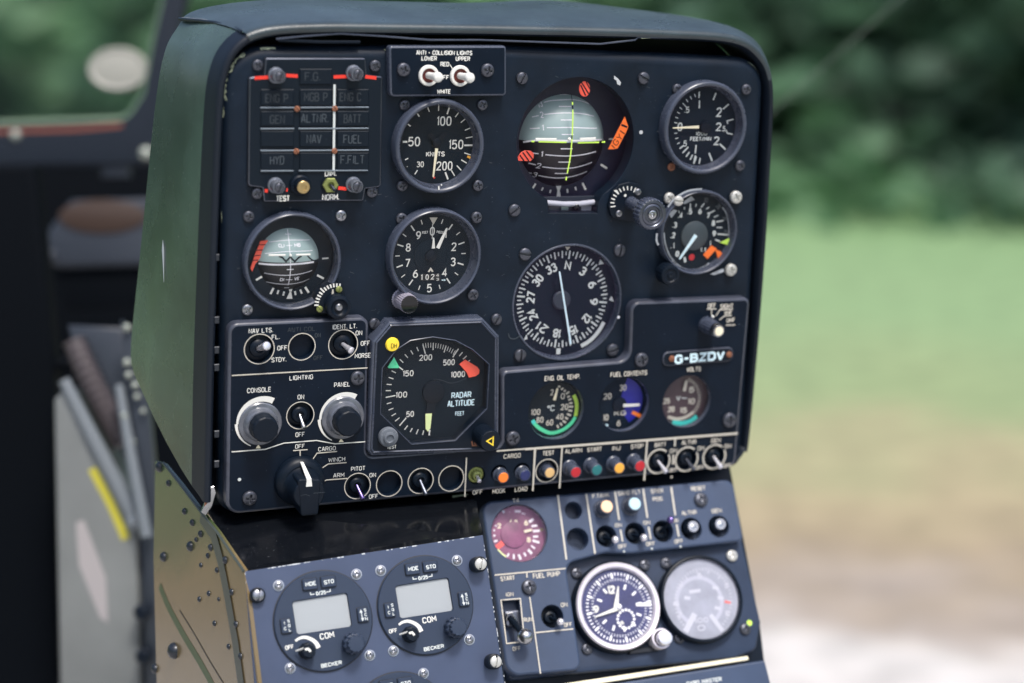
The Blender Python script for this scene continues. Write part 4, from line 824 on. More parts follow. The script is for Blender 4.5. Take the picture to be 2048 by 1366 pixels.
texts(P, CL, (('NAV LTS.', 328, 565, 200, 46), ('FL.', 553, 630, 262, 45), ('OFF', 607, 705, 369, 46), ('STDY.', 550, 695, 483, 46), ('ANTI COL.', 708, 990, 187, 44, 'ghost'), ('ON', 972, 1030, 245, 42, 'ghost2'), ('OFF', 960, 1050, 465, 42, 'ghost'), ('IDENT. LT.', 1145, 1383, 160, 46), ('ON', 1370, 1435, 222, 46), ('OFF', 1420, 1510, 323, 46), ('MORSE', 1362, 1518, 443, 46), ('LIGHTING', 725, 955, 656, 46), ('PANEL', 1160, 1316, 725, 46), ('CONSOLE', 312, 547, 778, 48), ('ON', 803, 868, 846, 46), ('OFF', 783, 873, 1212, 46)))
P.line([(163, 637), (1487, 562)], 11, 'ink_warm')
P.ringm(455, 1095, 227, 58, 'white', 62, 180, 30); P.ringm(455, 1095, 241, 30, 'white', 180, 245, 8)
P.ringm(1255, 1050, 222, 56, 'white', 60, 180, 30); P.ringm(1255, 1050, 236, 30, 'white', 180, 242, 8)
texts(P, CB, (('OFF', 935, 1048, 187, 50), ('CARGO', 1205, 1410, 216, 50), ('WINCH', 1325, 1520, 341, 50), ('ARM', 1380, 1510, 525, 50), ('PITOT', 1588, 1755, 447, 50), ('ON', 1803, 1880, 523, 50), ('OFF', 1797, 1905, 772, 50)))
for l in ([(192, 252), (585, 222), (800, 150), (1185, 118), (1400, 158), (1755, 133)], [(910, 237), (1080, 225)], [(993, 236), (993, 308)], [(1425, 247), (1190, 267), (1142, 338)], [(1535, 377), (1322, 393), (1255, 437)], [(1545, 562), (1303, 580), (1240, 608)]): P.line(l, 12, 'white' if len(l) > 3 else 'ink_warm')
P.poly([(472, 213), (532, 210), (504, 162)], 'cream'); P.poly([(1443, 140), (1502, 136), (1470, 90)], 'cream'); P.dot(283, 575, 20, 'ink')
texts(P, CS, (('CARGO', 1690, 1855, 152, 44), ('OFF', 1387, 1485, 505, 44), ('HOOK', 1582, 1705, 493, 44), ('LOAD', 1798, 1920, 475, 44)), 'ink_warm')
P.line([(1327, 168), (1310, 550)], 12, 'ink_warm'); P.line([(1990, 85), (1972, 490)], 14, 'ink_warm'); P.line([(1622, 104), (2030, 72)], 14, 'ink_warm')
texts(P, C6B, (('TEST', 155, 262, 252, 42), ('ALARM', 360, 515, 232, 40), ('START', 562, 695, 218, 40), ('INJ', 787, 862, 207, 40), ('STOP', 958, 1072, 190, 40), ('BATT', 1175, 1280, 175, 40), ('ALTNR', 1420, 1552, 153, 40), ('GEN', 1687, 1775, 137, 40), ('ON', 1312, 1378, 230, 38), ('OFF', 1308, 1378, 405, 36), ('ON', 1563, 1628, 207, 38), ('OFF', 1548, 1625, 383, 36), ('ON', 1808, 1872, 188, 38), ('OFF', 1800, 1868, 365, 36)), 'ink_warm', .175)
for l, w in (([(-5, 215), (950, 146), (1928, 72)], 20), ([(88, 215), (65, 595)], 14), ([(332, 195), (308, 570)], 14), ([(1105, 140), (1078, 500)], 16), ([(1360, 120), (1356, 190)], 15), ([(1343, 265), (1340, 355)], 15), ([(1328, 458), (1326, 480)], 13)): P.line(l, w, 'ink_warm')
texts(P, CO, (('ENG. OIL TEMP.', 668, 1205, 258, 76),), 'ink_warm', .165)
texts(P, CG, (('VOLTS', 625, 750, 738, 40), ('OFF', 810, 882, 180, 44), ('SIGHT', 920, 1035, 183, 42), ('VHF', 955, 1025, 240, 40), ('UHF', 975, 1050, 305, 40)), 'ink_warm', .175)
P.c = (0, 0, 1); P.text('FUEL CONTENTS', 1219.5, 1292.5, 746.2, 9.6, 'ink_warm', .165)
P.c = CG
for l in ([(800, 208), (885, 206)], [(842, 210), (842, 258)], [(1030, 207), (915, 214), (880, 268)], [(1020, 263), (955, 268), (912, 302)], [(1050, 347), (968, 350)]): P.line(l, 9, 'ink_warm')
P.done('engraved_lettering')
for x, y in ((cx(CL, 1385, 660)), (cx(CB, 400, 790)), (1024.4, 875.5), (1281, 718.7), (1457, 839)): screw(T, x, y, 14, 'cross', 'screw_dark', PW - 1)
# small controls standing on the plate
D = 13
toggle('NAV LTS. toggle switch with a fat pale lever pointing right', FM, ringsw[0][0], 29.5, PW, D, cx(CL, 512, 348), PW + 26, 'white_metal', 5.5, 8.5)
toggle('IDENT. LT. toggle switch with a slim lever leaning down toward MORSE', FM, ringsw[2][0], 29, PW, D, cx(CL, 1335, 400), PW + 20, 'white_metal', 4.2, 7.2)
toggle('LIGHTING toggle switch between the two dimmer knobs, lever down at OFF', FM, ringsw[3][0], 26.8, PW, D, cx(CL, 872, 1160), PW + 16, 'steel', 3.2, 5.4)
toggle('PITOT toggle switch with a thin violet lever, down at OFF', FM, ringsw[4][0], 25.3, PW, D, cx(CB, 1735, 815), PW + 18, 'violet_metal', 3.2, 5.2)
toggle('unlabelled toggle switch between the two empty ringed holes right of PITOT', FM, ringsw[6][0], 25, PW, D, cx(CS, 940, 540), PW + 18, 'steel_dark', 3.2, 5.2)
toggle('small CARGO toggle switch with a white lever above the lower row word OFF', FM, ringsw[12][0], 17.5, PW, D - 6, cx(CS, 1458, 405), PW + 16, 'white_metal', 3, 4.4, 'olive_nut')
toggle('BATT toggle switch with a pale lever down at OFF, lower right row', FM, ringsw[9][0], 21.5, PW, D, cx(C6B, 1288, 432), PW + 24, 'white_metal', 3, 5.2)
toggle('ALTNR toggle switch between BATT and GEN, lever down at OFF', FM, ringsw[10][0], 21.5, PW, D, cx(C6B, 1538, 408), PW + 24, 'steel_dark', 3, 4.6)
toggle('GEN toggle switch at the right end of the bottom row, lever down at OFF', FM, ringsw[11][0], 21.5, PW, D, cx(C6B, 1785, 390), PW + 24, 'white_metal', 3, 5.2)
button('orange HOOK push button in the CARGO group', FM, cx(CS, 1693, 368), 10.3, 20, 'btn_orange', PW - 6)
button('dark blue LOAD push button right of the orange one', FM, cx(CS, 1905, 347), 10.3, 18, 'btn_blue', PW - 6)
button('tan TEST push button inside a white ring', FM, cx(C6B, 228, 436), 10, 26, 'btn_tan', PW - 14)
button('red ALARM push button under the word ALARM', FM, cx(C6B, 465, 432), 10.2, 34, 'btn_red', PW)
button('teal START push button between ALARM and INJ', FM, cx(C6B, 657, 412), 10.2, 34, 'btn_teal', PW)
button('amber INJ push button between START and STOP', FM, cx(C6B, 862, 394), 10.2, 32, 'amber', PW)
button('dark red STOP push button next to the BATT switch', FM, cx(C6B, 1050, 375), 10.2, 34, 'btn_red', PW)
for f, nm in ((cx(CL, 497, 1172), 'CONSOLE dimmer knob with a dark cap and grey skirt inside a white tapered arc'), (cx(CL, 1312, 1112), 'PANEL dimmer knob with a dark cap and grey skirt inside a white tapered arc')):
    T = Thing('dimmer_knob', nm, 'knob', FM, *fr_px(FM, f, PW + 44), 0, 'lighting dimmer knobs'); k = T.k(*f)
    T.part('skirt', MB().lathe([(42 * k, PW), (42 * k, PW + 4), (40 * k, PW + 6), (34 * k, PW + 7), (32 * k, PW + 16), (29 * k, PW + 20), (26 * k, PW + 20)], n=48), 'clear_grey')
    T.part('cap', MB().lathe([(27 * k, PW + 18), (26.2 * k, PW + 36), (25 * k, PW + 42), (22.5 * k, PW + 44), (.01, PW + 44.5)], n=48, flute=.03, fn=12), 'black')
f = cx(CB, 1105, 750)
T = Thing('rotary_selector', 'large black pointer knob with a white line, set between OFF and CARGO', 'knob', FM, *fr_px(FM, f, PW + 66), 0); k = T.k(*f)
sk = T.L(*cx(CB, 1000, 605), PW + 10)
T.part('skirt', MB().lathe([(48 * k, PW), (48 * k, PW + 8), (46 * k, PW + 14), (40 * k, PW + 20), (34 * k, PW + 22)], sk, 56), 'black')
T.part('grip', MB().lathe([(41 * k, PW + 18), (36 * k, PW + 24), (32 * k, PW + 36), (30.5 * k, PW + 58), (29.5 * k, PW + 64), (27.5 * k, PW + 66), (.01, PW + 66)], n=48), 'black')
P = Pen(T, PW + 66, CB)
bl = [T.L(*cx(CB, *p), PW + 62) for p in ((960, 570), (1230, 570), (1200, 980), (1000, 1000))]
T.part('pointer_bar', MB().plate(fillet(bl, 5), PW + 14, PW + 67.5, 3), 'black')
a0 = T.L(*cx(CB, 1018, 378), PW + 22); a1 = T.L(*cx(CB, 1100, 572), PW + 67); a2 = T.L(*cx(CB, 1102, 662), PW + 68.2)
q = MB(); wv = 2.8 * k
for (x, y), z in ((a0, PW + 23), (a1, PW + 67.8), (a2, PW + 68.3)): q.v += [(x - wv, y, z), (x + wv, y, z)]; wv += 1.6
q.f += [(0, 1, 3, 2), (2, 3, 5, 4)]; q.v += [(x, y, z - 6) for x, y, z in q.v]; q.f += [(1, 0, 6, 7), (0, 2, 8, 6), (3, 1, 7, 9), (2, 4, 10, 8), (5, 3, 9, 11), (4, 5, 11, 10)]
T.part('pointer_line', q, 'white'); P.w = PW + 67.6; P.line([(1150, 740), (1290, 728)], 5, 'ghost2'); P.line([(1000, 772), (1060, 755), (1112, 772)], 4, 'ghost2', smooth=4); P.done('scratch')
f = cx(CG, 918, 408)
T = Thing('rotary_selector', 'slim ridged selector knob with a cream tip beside OFF, SIGHT, VHF and UHF', 'knob', FM, *fr_px(FM, f, PW + 56), 0); k = T.k(*f)
T.part('grip', MB().lathe([(17 * k, PW), (16.5 * k, PW + 6), (14 * k, PW + 40), (13.5 * k, PW + 42)], n=72, flute=.05, fn=18), 'bezel')
T.part('collar', MB().lathe([(12.6 * k, PW + 42), (12.2 * k, PW + 52), (11 * k, PW + 55), (8 * k, PW + 55)], n=40), 'steel'); T.part('tip', MB().lathe([(7.8 * k, PW + 54), (8.4 * k, PW + 56), (.01, PW + 56.4)], n=32), 'cream')
P = Pen(T, PW + 7, CG); u, v = P.P(855, 275); T.part('index_mark', MB().ball((u, v, PW + 10), 3.2), 'white')
# registration label
T = Thing('registration_label', 'small black plate with rounded ends engraved G-BZDV', 'label', FM, *fr_px(FM, (1397, 713.5), PW + 5), 0); k = T.k(1397, 713)
lb = [T.L(*p, PW + 5) for p in ((1326, 705), (1467, 694), (1466, 722), (1326, 733))]
T.part('plate_body', MB().plate(fillet(lb, 13), PW, PW + 5, 2, edge=(ed := MB())), 'black'); T.part('label_edge', ed, 'plate_edge')
P = Pen(T, PW + 5, CG); P.text('G-BZDV', 528, 965, 637, 80, 'ice', .24, R(1.5)); P.done('engraved_lettering')
for x, y in ((498, 648), (1003, 612)): screw(T, *cx(CG, x, y), 6, 'slot', 'rust', PW + 4.5, name='rivet')
# ------------------------------------------------------------------ three small engine gauges in the plate
T = hole_gauge('oil_temperature_gauge', 'small ENG. OIL TEMP. gauge with a yellow and green arc', FM, gh[0][0], 58, PW, 3, 'dial')
P = Pen(T, 3, CO)
P.line([(1118, 530), (1155, 620), (1165, 720), (1148, 852)], 58, 'lime', smooth=6); P.line([(1146, 860), (1080, 960), (950, 1060), (780, 1108), (640, 1060), (540, 985), (498, 915)], 54, 'mint', smooth=6); P.line([(520, 965), (490, 915)], 54, 'cyan')
for t, x0, x1, y in (('2', 765, 815, 490), ('0', 920, 985, 548), ('20', 918, 1038, 712), ('40', 850, 962, 860), ('60', 695, 808, 948), ('80', 548, 660, 908), ('100', 468, 612, 790)): P.text(t, x0, x1, y, 92, 'ink_warm', .175)
P.text('oC', 715, 830, 730, 90, 'ink', .18)
for a, b in (((880, 400), (915, 405)), ((925, 450), (960, 425)), ((968, 480), (995, 455)), ((1000, 515), (1050, 480)), ((1020, 565), (1060, 545)), ((1035, 605), (1085, 590)), ((1048, 655), (1100, 650)), ((1045, 708), (1112, 706)), ((1035, 765), (1095, 770)), ((1015, 818), (1075, 840)), ((985, 870), (1030, 895)), ((950, 920), (1000, 950)), ((910, 955), (940, 990)), ((865, 985), (885, 1030))): P.line([a, b], 28, 'ink_warm')
P.done('markings'); needle(T, P, (812, 600), (862, 410), 46, 30, 8, 'cream')
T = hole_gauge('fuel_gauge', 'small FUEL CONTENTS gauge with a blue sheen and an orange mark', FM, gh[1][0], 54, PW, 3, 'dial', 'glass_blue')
P = Pen(T, 3, (0, 0, 1)); k = T.k(1245, 808)
for t, x0, x1, y in (('30', 1239, 1253, 775.5), ('20', 1207, 1223, 792.5), ('10', 1206, 1217, 835), ('6', 1233, 1241, 846)): P.text(t, x0, x1, y, 12.5, 'ink_warm', .175)
P.text('KG', 1228, 1252, 826, 10, 'ink_warm', .24); P.line([(1264, 824), (1284, 833.5)], 7, 'btn_orange'); P.line([(1214, 848), (1210.5, 859)], 6.5, 'ice'); P.done('markings')
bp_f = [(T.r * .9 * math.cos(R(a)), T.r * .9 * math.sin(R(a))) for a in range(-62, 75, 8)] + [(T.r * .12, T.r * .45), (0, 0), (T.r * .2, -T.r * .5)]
T.part('blue_reflection', MB().plate(bp_f, 2.9, 3.15, .05), 'reflect_blue')  # blue reflection of the coated glass, painted as a patch on the dial
T.part('hub', MB().lathe([(14 * k, 3), (14 * k, 7), (11 * k, 8), (.01, 8)], P.P(1238, 808), 28), 'black'); needle(T, P, (1244, 809.5), (1278, 808), 6.5, 5, 9.5, 'white')
T = hole_gauge('voltmeter', 'small VOLTS gauge with a maroon dial and a cyan arc', FM, gh[2][0], 52, PW, 3, 'dial_maroon')
P = Pen(T, 3, CG)
P.line([(505, 1205), (580, 1222), (660, 1205), (722, 1160)], 48, 'cyan', smooth=6); P.line([(465, 1160), (540, 1180), (620, 1165), (690, 1120)], 28, 'ink_warm', smooth=5)
for t, x0, x1, y in (('5', 650, 700, 922), ('10', 640, 705, 1025), ('15', 570, 635, 1105), ('20', 465, 525, 1095), ('25', 425, 485, 1022)): P.text(t, x0, x1, y, 52, 'ink_warm', .24)
for i in range(15):
    a = R(70 - i * 9); P.line([(605 + 125 * math.cos(a), 990 - 150 * math.sin(a)), (605 + 152 * math.cos(a), 990 - 182 * math.sin(a))], 9, 'ink_warm')
P.text('V', 538, 578, 995, 42, 'ink', .22); P.line([(585, 995), (635, 998)], 8, 'ink'); P.done('markings'); needle(T, P, (602, 930), (622, 830), 30, 24, 8, 'ink_warm')
# ------------------------------------------------------------------ right sub-console: back plate, engine plate
T = Thing('console_back_plate', 'dark blue lower right plate holding the clock and the gauge with the pale glare', 'plate', FR, 1330, 1230, -14)
bp = loop_px(T, [(968, 1010), (1458, 964), (1522, 1245), (1512, 1300), (1470, 1316), (1020, 1360)], [14, 12, 10, 20, 20, 10], 0)
T.part('plate_body', MB().plate(bp, -30, 0, 5), 'plate_mid')
for x, y, m in ((1152, 1146.6, 'screw_dark'), (1288.6, 1131, 'screw_dark'), (1331, 1127, 'screw_dark'), (1463, 1112, 'screw_white'), (1358, 1276, 'screw_dark'), (1489.6, 1258.7, 'screw_dark'), (1173.4, 1298, 'screw_dark')): screw(T, x, y, 11.5, 'cross', m, 0)
P = Pen(T, 0, (0, 0, 1)); P.dot(1498.7, 1246, 6, 'lime'); P.done('paint_dot')
EW = 14
CE = (970, 1110, 5.338); CT = (960, 960, 7.189); CU = (1110, 960, 5.12); CK = (1130, 1090, 4.95)
T = Thing('engine_plate', 'blue grey engraved plate below the main panel with T4 gauge, fuel pump and start switches', 'plate', FR, 1100, 1080, -14)
W = EW + 12
pts = [(962, 1004), (1466, 958), (1488, 1082), (1262, 1107), (1212, 1105), (1132, 1127), (1164, 1340), (1030, 1352), (1012, 1335)]
pl = loop_px(T, pts, [22, 20, 12, 30, 30, 22, 18, 26, 26], W)
eh = [(cx(CU, 190, 312), 18.5), (cx(CU, 232, 605), 23.5), (cx(CU, 525, 575), 22.5), (cx(CU, 820, 545), 22.5), (cx(CU, 1107, 525), 22.5), (cx(CU, 1395, 500), 23), (cx(CU, 1678, 475), 22.5), (cx(CE, 718, 655), 24)]
hl = [(circle(*T.L(*c, W), r * T.k(*c), 36), W - 26, True) for c, r in eh]
T4C = (1039, 1066); hl.append((circle(*T.L(*T4C, W), 58.5 * T.k(*T4C), 56), W - 12, False))
slot = [T.L(*cx(CE, x, y), W) for x, y in ((175, 488), (368, 474), (412, 922), (232, 940))]; hl.append((slot, W - 22, True))
ed = MB(); T.part('plate_body', MB().plate(pl, 0, W, 5, hl, edge=ed), 'plate_light'); T.part('plate_edge', ed, 'plate_light')
P = Pen(T, W)
texts(P, CT, (('T4', 465, 565, 296, 60),), 'ink_warm', .165)
texts(P, CU, (('F.TANK', 380, 555, 160, 44), ('SAND FLT', 640, 878, 131, 44), ('STICK', 980, 1110, 113, 44), ('POS.', 998, 1110, 194, 42), ('RESET', 1392, 1540, 86, 44), ('ALTNR', 1295, 1447, 336, 42), ('GEN', 1602, 1705, 315, 42), ('ON', 612, 682, 464, 40), ('OFF', 645, 735, 680, 42), ('ON', 902, 972, 437, 40), ('OFF', 932, 1022, 655, 42), ('ON', 1212, 1260, 415, 40), ('OFF', 1222, 1310, 628, 42)), 'ink_warm', .175)
for l in ([(28, 155), (115, 815)], [(318, 145), (408, 755)], [(612, 120), (655, 410)], [(668, 510), (690, 630)], [(900, 90), (944, 388)], [(955, 480), (978, 606)], [(1187, 72), (1230, 362)], [(1243, 455), (1266, 580)]): P.line(l, 17, 'ink_warm')
P.dot(705, 733, 10, 'ink'); P.dot(990, 705, 10, 'ink'); P.dot(1283, 682, 10, 'ink')
texts(P, CE, (('START', 162, 318, 250, 50), ('FUEL PUMP', 508, 800, 213, 54), ('IGN', 218, 303, 421, 42), ('RUN', 410, 500, 690, 46), ('OFF', 292, 380, 1000, 46), ('ON', 806, 878, 532, 46), ('OFF', 840, 928, 745, 46)), 'ink_warm', .165)
for l in ([(100, 216), (860, 145)], [(443, 190), (446, 242)], [(475, 450), (520, 760), (590, 1268)], [(540, 830), (940, 790)]): P.line(l, 13, 'ink_warm')
P.line([(168, 482), (374, 466), (420, 926), (228, 946), (168, 482), (200, 480)], 12, 'ink_warm'); P.done('engraved_lettering')
screw(T, *cx(CE, 465, 345), 15, 'cross', 'screw_dark', W); screw(T, *cx(CU, 1490, 205), 14, 'cross', 'screw_dark', W)
EF = W - 14          # face of the engine plate measured from the console frame
DE = 24
for c, tip, nm, mt in ((eh[2][0], cx(CU, 617, 612), 'F.TANK toggle switch under the peach button, ball tip at lower right', 'white_metal'), (eh[3][0], cx(CU, 910, 592), 'SAND FLT toggle switch under the pale blue button, ball tip at lower right', 'white_metal'), (eh[4][0], cx(CU, 1183, 408), 'toggle switch under STICK POS. with its violet tip raised to ON', 'violet_metal'), (eh[7][0], cx(CE, 805, 715), 'FUEL PUMP toggle switch with its white tip down at OFF', 'white_metal')):
    toggle(nm, FR, c, 22.5, EF, DE, tip, EF + 18, mt, 3.2, 6.2, group='toggle switches of the engine plate', tipm=mt)
for f, cap, nm in ((cx(CU, 533, 270), 'btn_peach', 'peach F.TANK push button'), (cx(CU, 820, 242), 'btn_sky', 'pale blue SAND FLT push button')): button(nm, FR, f, 12.5, 30, cap, EF, 'push buttons of the engine plate')
for f, nm in ((cx(CU, 1417, 475), 'ALTNR reset push button with a grey metal tip in a round hole'), (cx(CU, 1697, 450), 'GEN reset push button with a grey metal tip in a round hole')):
    T = Thing('push_button', nm, 'button', FR, *fr_px(FR, f, EF + 12), 0, 'reset push buttons'); k = T.k(*f)
    T.part('barrel', MB().lathe([(16 * k, EF - 18), (15 * k, EF - 4), (12 * k, EF)], n=32), 'black'); T.part('cap', MB().lathe([(11.5 * k, EF - 6), (11.5 * k, EF + 10), (10.5 * k, EF + 12), (7 * k, EF + 12), (6 * k, EF + 10.5), (.01, EF + 11.5)], n=32), 'steel')
# gated start switch
c = cx(CE, 292, 700)
T = Thing('start_switch', 'gated START switch with a large silver ball lever in a white outlined slot', 'switch', FR, *fr_px(FR, c, EF), 0); k = T.k(*c)
T.part('base', MB().plate(fillet([T.L(*cx(CE, *p), EF - 16) for p in ((195, 600), (372, 585), (385, 760), (215, 775))], 6), EF - 22, EF - 10, 3), 'steel_dark')
u, v = T.L(*cx(CE, 430, 872), EF + 34); u0, v0 = T.L(*cx(CE, 275, 670), EF - 8)
T.part('clip', MB().tube([(u0 - 8, v0 - 4, EF - 8), (u0 - 8, v0 + 8, EF - 2), (u0 + 2, v0 + 9, EF), (u0 + 8, v0 - 6, EF - 3), (u0 + 12, v0 - 14, EF - 8)], 2.2, 8), 'steel')
T.part('lever', MB().tube([(u0, v0, EF - 14), (u0 + (u - u0) * .5, v0 + (v - v0) * .5, EF + 12), (u, v, EF + 30)], [6, 6, 7], 16), 'black'); T.part('ball_tip', MB().ball((u, v, EF + 34), 16.5 * k, 32, 20), 'steel')
# T4 gauge
T = hole_gauge('temperature_gauge', 'magenta tinted T4 temperature gauge on the engine plate', FR, T4C, 58.5, EF, EF - 22, 'reflect_magenta', 'glass_magenta')
P = Pen(T, EF - 22, CT)
T.part('boss', MB().lathe([(26, EF - 22), (26, EF - 19), (23, EF - 18), (.01, EF - 18)], P.P(480, 790), 36), 'reflect_magenta')
for a, b, w in (((500, 450), (585, 452), 38), ((595, 478), (650, 490), 18), ((705, 605), (770, 560), 38), ((740, 665), (820, 655), 30), ((762, 738), (858, 728), 34), ((760, 815), (835, 812), 30), ((755, 870), (855, 900), 34), ((735, 945), (790, 985), 26), ((690, 1000), (745, 1060), 40), ((630, 1045), (660, 1095), 30), ((555, 1070), (585, 1145), 36), ((485, 1065), (485, 1140), 28), ((415, 1055), (390, 1105), 28), ((200, 885), (250, 870), 30), ((190, 800), (220, 800), 28), ((190, 725), (215, 722), 26), ((215, 655), (240, 665), 22), ((425, 460), (428, 462), 22)): P.line([a, b] if a != b else [a, (b[0] + 5, b[1])], w, 'ghost_pale')
for t, x, y in (('6', 660, 615), ('5', 520, 615), ('2', 275, 660), ('8', 700, 860), ('4', 440, 610)): P.text(t, x - 30, x + 30, y, 80, 'cream', .24)
P.text('oC', 460, 550, 770, 80, 'cream', .2); P.line([(240, 975), (330, 900)], 80, 'redflag'); P.line([(250, 1000), (310, 1060), (375, 1105)], 34, 'limewhite'); P.dot(335, 455, 22, 'ice'); P.dot(890, 712, 28, 'olive_nut'); P.done('markings')
needle(T, P, (625, 750), (745, 722), 44, 34, EF - 16, 'cream')
# clock
T = Thing('panel_clock', 'round clock with a broad silver bezel and navy dial on the lower right plate', 'clock', FR, *fr_px(FR, (1237.5, 1212), 12), 0, 'round gauges of the lower right plate'); k = T.k(1237, 1212); r = 91 * k
T.part('base_ring', MB().lathe([(r * 1.03, -16), (r * 1.03, 4), (r * 1.0, 8), (r * .96, 8)], n=64), 'black')
T.part('bezel', MB().lathe([(r * .985, 4), (r * .98, 10), (r * .955, 13), (r * .88, 12), (r * .85, 9), (r * .84, 4), (r * .835, 0)], n=72), 'silver_ring')
T.part('dial', MB().flat(circle(0, 0, r * .85, 64), 2), 'dial_navy'); T.part('glass', MB().flat(circle(0, 0, r * .855, 56), 8.5), 'glass')
P = Pen(T, 2, CK); cc = Vector(P.P(535, 620)); Rr = 84 / CK[2]
ctr = cc
for i in range(60):
    a = R(90 - i * 6 + 5); o = r * .78; i_ = r * (.715 if i % 5 else .66)
    P.m('pale2').stroke([tuple(cc + Vector((math.cos(a), math.sin(a))) * r * .60), tuple(cc + Vector((math.cos(a), math.sin(a))) * r * .655)], 2.2, P.dz())
    P.m('ghost_pale').stroke([tuple(cc + Vector((math.cos(a), math.sin(a))) * i_), tuple(cc + Vector((math.cos(a), math.sin(a))) * o)], 2.4 if i % 5 else 4.6, P.dz())
for i in range(12):
    a = R(90 - i * 30 + 5)
    if i in (0, 9): continue
    P.m('ghost_pale').stroke([tuple(cc + Vector((math.cos(a), math.sin(a))) * r * .42), tuple(cc + Vector((math.cos(a), math.sin(a))) * r * .54)], 4.5, P.dz())
P.text('12', 415, 495, 445, 84, 'white', .24); P.text('9', 275, 335, 638, 78, 'white', .24)
for i in range(16):
    a = i * math.pi / 8; P.dot(600 + 82 * math.cos(a), 735 + 92 * math.sin(a), 14, 'ghost_pale')
P.line([(700, 590), (850, 590)], 34, 'ghost_pale'); P.text('6', 540, 580, 770, 40, 'white', .24); P.done('markings')
needle(T, P, (500, 625), (522, 408), 54, 14, 6, 'white'); needle(T, P, (545, 620), (284, 718), 46, 14, 7, 'white')
T.part('hub', MB().ball((*P.P(525, 615), 6.5), 6), 'ghost_pale')
f = (1331.5, 1275.5); u, v = T.L(*f, 30); T.part('knob_collar', MB().lathe([(21 * k, -12), (21 * k, 12), (20 * k, 14), (17 * k, 14), (16 * k, 12)], (u - 2, v + 1), 40), 'silver_ring'); T.part('setting_knob', MB().lathe([(15 * k, 4), (15.4 * k, 26), (14 * k, 30), (10 * k, 31), (.01, 31.5)], (u, v), 40), 'white_metal')
T.part('label_plate', MB().plate([T.L(*cx(CK, *p), -8) for p in ((625, 1085), (660, 1040), (900, 990), (925, 1050))], -14, -6, 1), 'black_gloss')
# gauge with the sky glare on its glass put into the dial colour
T = Thing('engine_gauge', 'round gauge with a pale glare over its faint dial, lower right corner of the console', 'gauge', FR, *fr_px(FR, (1405, 1197), 10), 0, 'round gauges of the lower right plate'); k = T.k(1405, 1197); r = 89 * k
T.part('bezel', MB().lathe([(r * 1.0, -15), (r * 1.0, 6), (r * .98, 9), (r * .95, 10), (r * .92, 8), (r * .90, 2)], n=72), 'black')
T.part('dial', MB().flat(circle(0, 0, r * .93, 64), 1), 'dial_glare'); T.part('glass', MB().flat(circle(0, 0, r * .925, 56), 6.5), 'glass_glare')
P = Pen(T, 1, CK)
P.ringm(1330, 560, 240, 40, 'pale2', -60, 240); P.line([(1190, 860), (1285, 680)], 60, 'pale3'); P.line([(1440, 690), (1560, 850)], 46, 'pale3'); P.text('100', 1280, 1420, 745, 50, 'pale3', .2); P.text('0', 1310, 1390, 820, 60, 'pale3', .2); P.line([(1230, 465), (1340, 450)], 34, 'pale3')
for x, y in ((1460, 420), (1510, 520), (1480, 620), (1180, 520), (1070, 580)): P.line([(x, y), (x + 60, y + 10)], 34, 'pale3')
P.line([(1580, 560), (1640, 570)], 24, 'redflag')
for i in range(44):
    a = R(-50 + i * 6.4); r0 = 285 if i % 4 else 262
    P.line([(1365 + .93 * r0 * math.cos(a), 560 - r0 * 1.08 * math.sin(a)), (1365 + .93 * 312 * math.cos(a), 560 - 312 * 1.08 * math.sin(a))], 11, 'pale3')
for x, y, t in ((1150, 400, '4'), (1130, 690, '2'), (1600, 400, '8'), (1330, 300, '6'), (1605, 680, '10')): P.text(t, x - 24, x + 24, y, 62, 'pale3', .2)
P.done('markings')
# cream card and the strip under it
T = Thing('card_holder', 'cream edged card lying under the lower right plate', 'card', FR, 1300, 1345, -10)
T.part('card_edge', MB().plate([T.L(*p) for p in ((1110, 1370), (1496, 1312), (1497, 1320), (1112, 1381))], -60, 0, 1), 'cream')
T = Thing('placard_strip', 'blue black placard strip with small white lettering cut off by the bottom of the picture', 'plate', FR, 1330, 1400, 10)
T.part('plate_body', MB().plate(loop_px(T, [(1100, 1387), (1530, 1320), (1560, 1440), (1110, 1500)], 6, 0), -70, 0, 4), 'plate_light')
P = Pen(T, 0, (0, 0, 1)); P.text('GYRO MASTER', 1372, 1444, 1363, 9, 'ink', .2, R(1)); P.done('engraved_lettering')
# ------------------------------------------------------------------ radio plate and radios
RPW = 0
CR1 = (530, 1090, 4.95); CR2 = (400, 980, 3.357)
T = Thing('radio_plate', 'blue grey metal plate carrying the radios, with chipped bright edges', 'plate', FC, 727, 1250, 0)
rpl = [T.L(*p) for p in ((489, 1143), (966, 1070), (1028, 1500), (527, 1560))]
T.part('plate_body', MB().plate(rpl, -6, 0, 1.2, bottom=True), 'radio_plate')
mb = MB()
for (x0, y0), (x1, y1) in (((489, 1143), (966, 1070)),):
    for _ in range(44):
        t = random.random(); t = t if random.random() < .5 else .1 + .9 * t; l = random.uniform(.002, .016); mb.stroke([T.L(x0 + (x1 - x0) * t, y0 + (y1 - y0) * t + 1), T.L(x0 + (x1 - x0) * (t + l), y0 + (y1 - y0) * (t + l) + 1)], random.uniform(.8, 2.6), .1 + random.random() * .1)
for _ in range(26):
    t = random.random() ** .7; mb.stroke([T.L(966 + 45 * t - 1, 1070 + 296 * t), T.L(966 + 45 * (t + .012) - 1, 1070 + 296 * (t + .012))], random.uniform(.8, 1.8), .1 + random.random() * .1)
for _ in range(20):
    t = random.random(); mb.stroke([T.L(490 + 24 * t, 1143 + 223 * t), T.L(490 + 24 * (t + .02), 1143 + 223 * (t + .02))], random.uniform(.8, 2), .1 + random.random() * .1)
T.part('worn_edge', mb, 'bare')
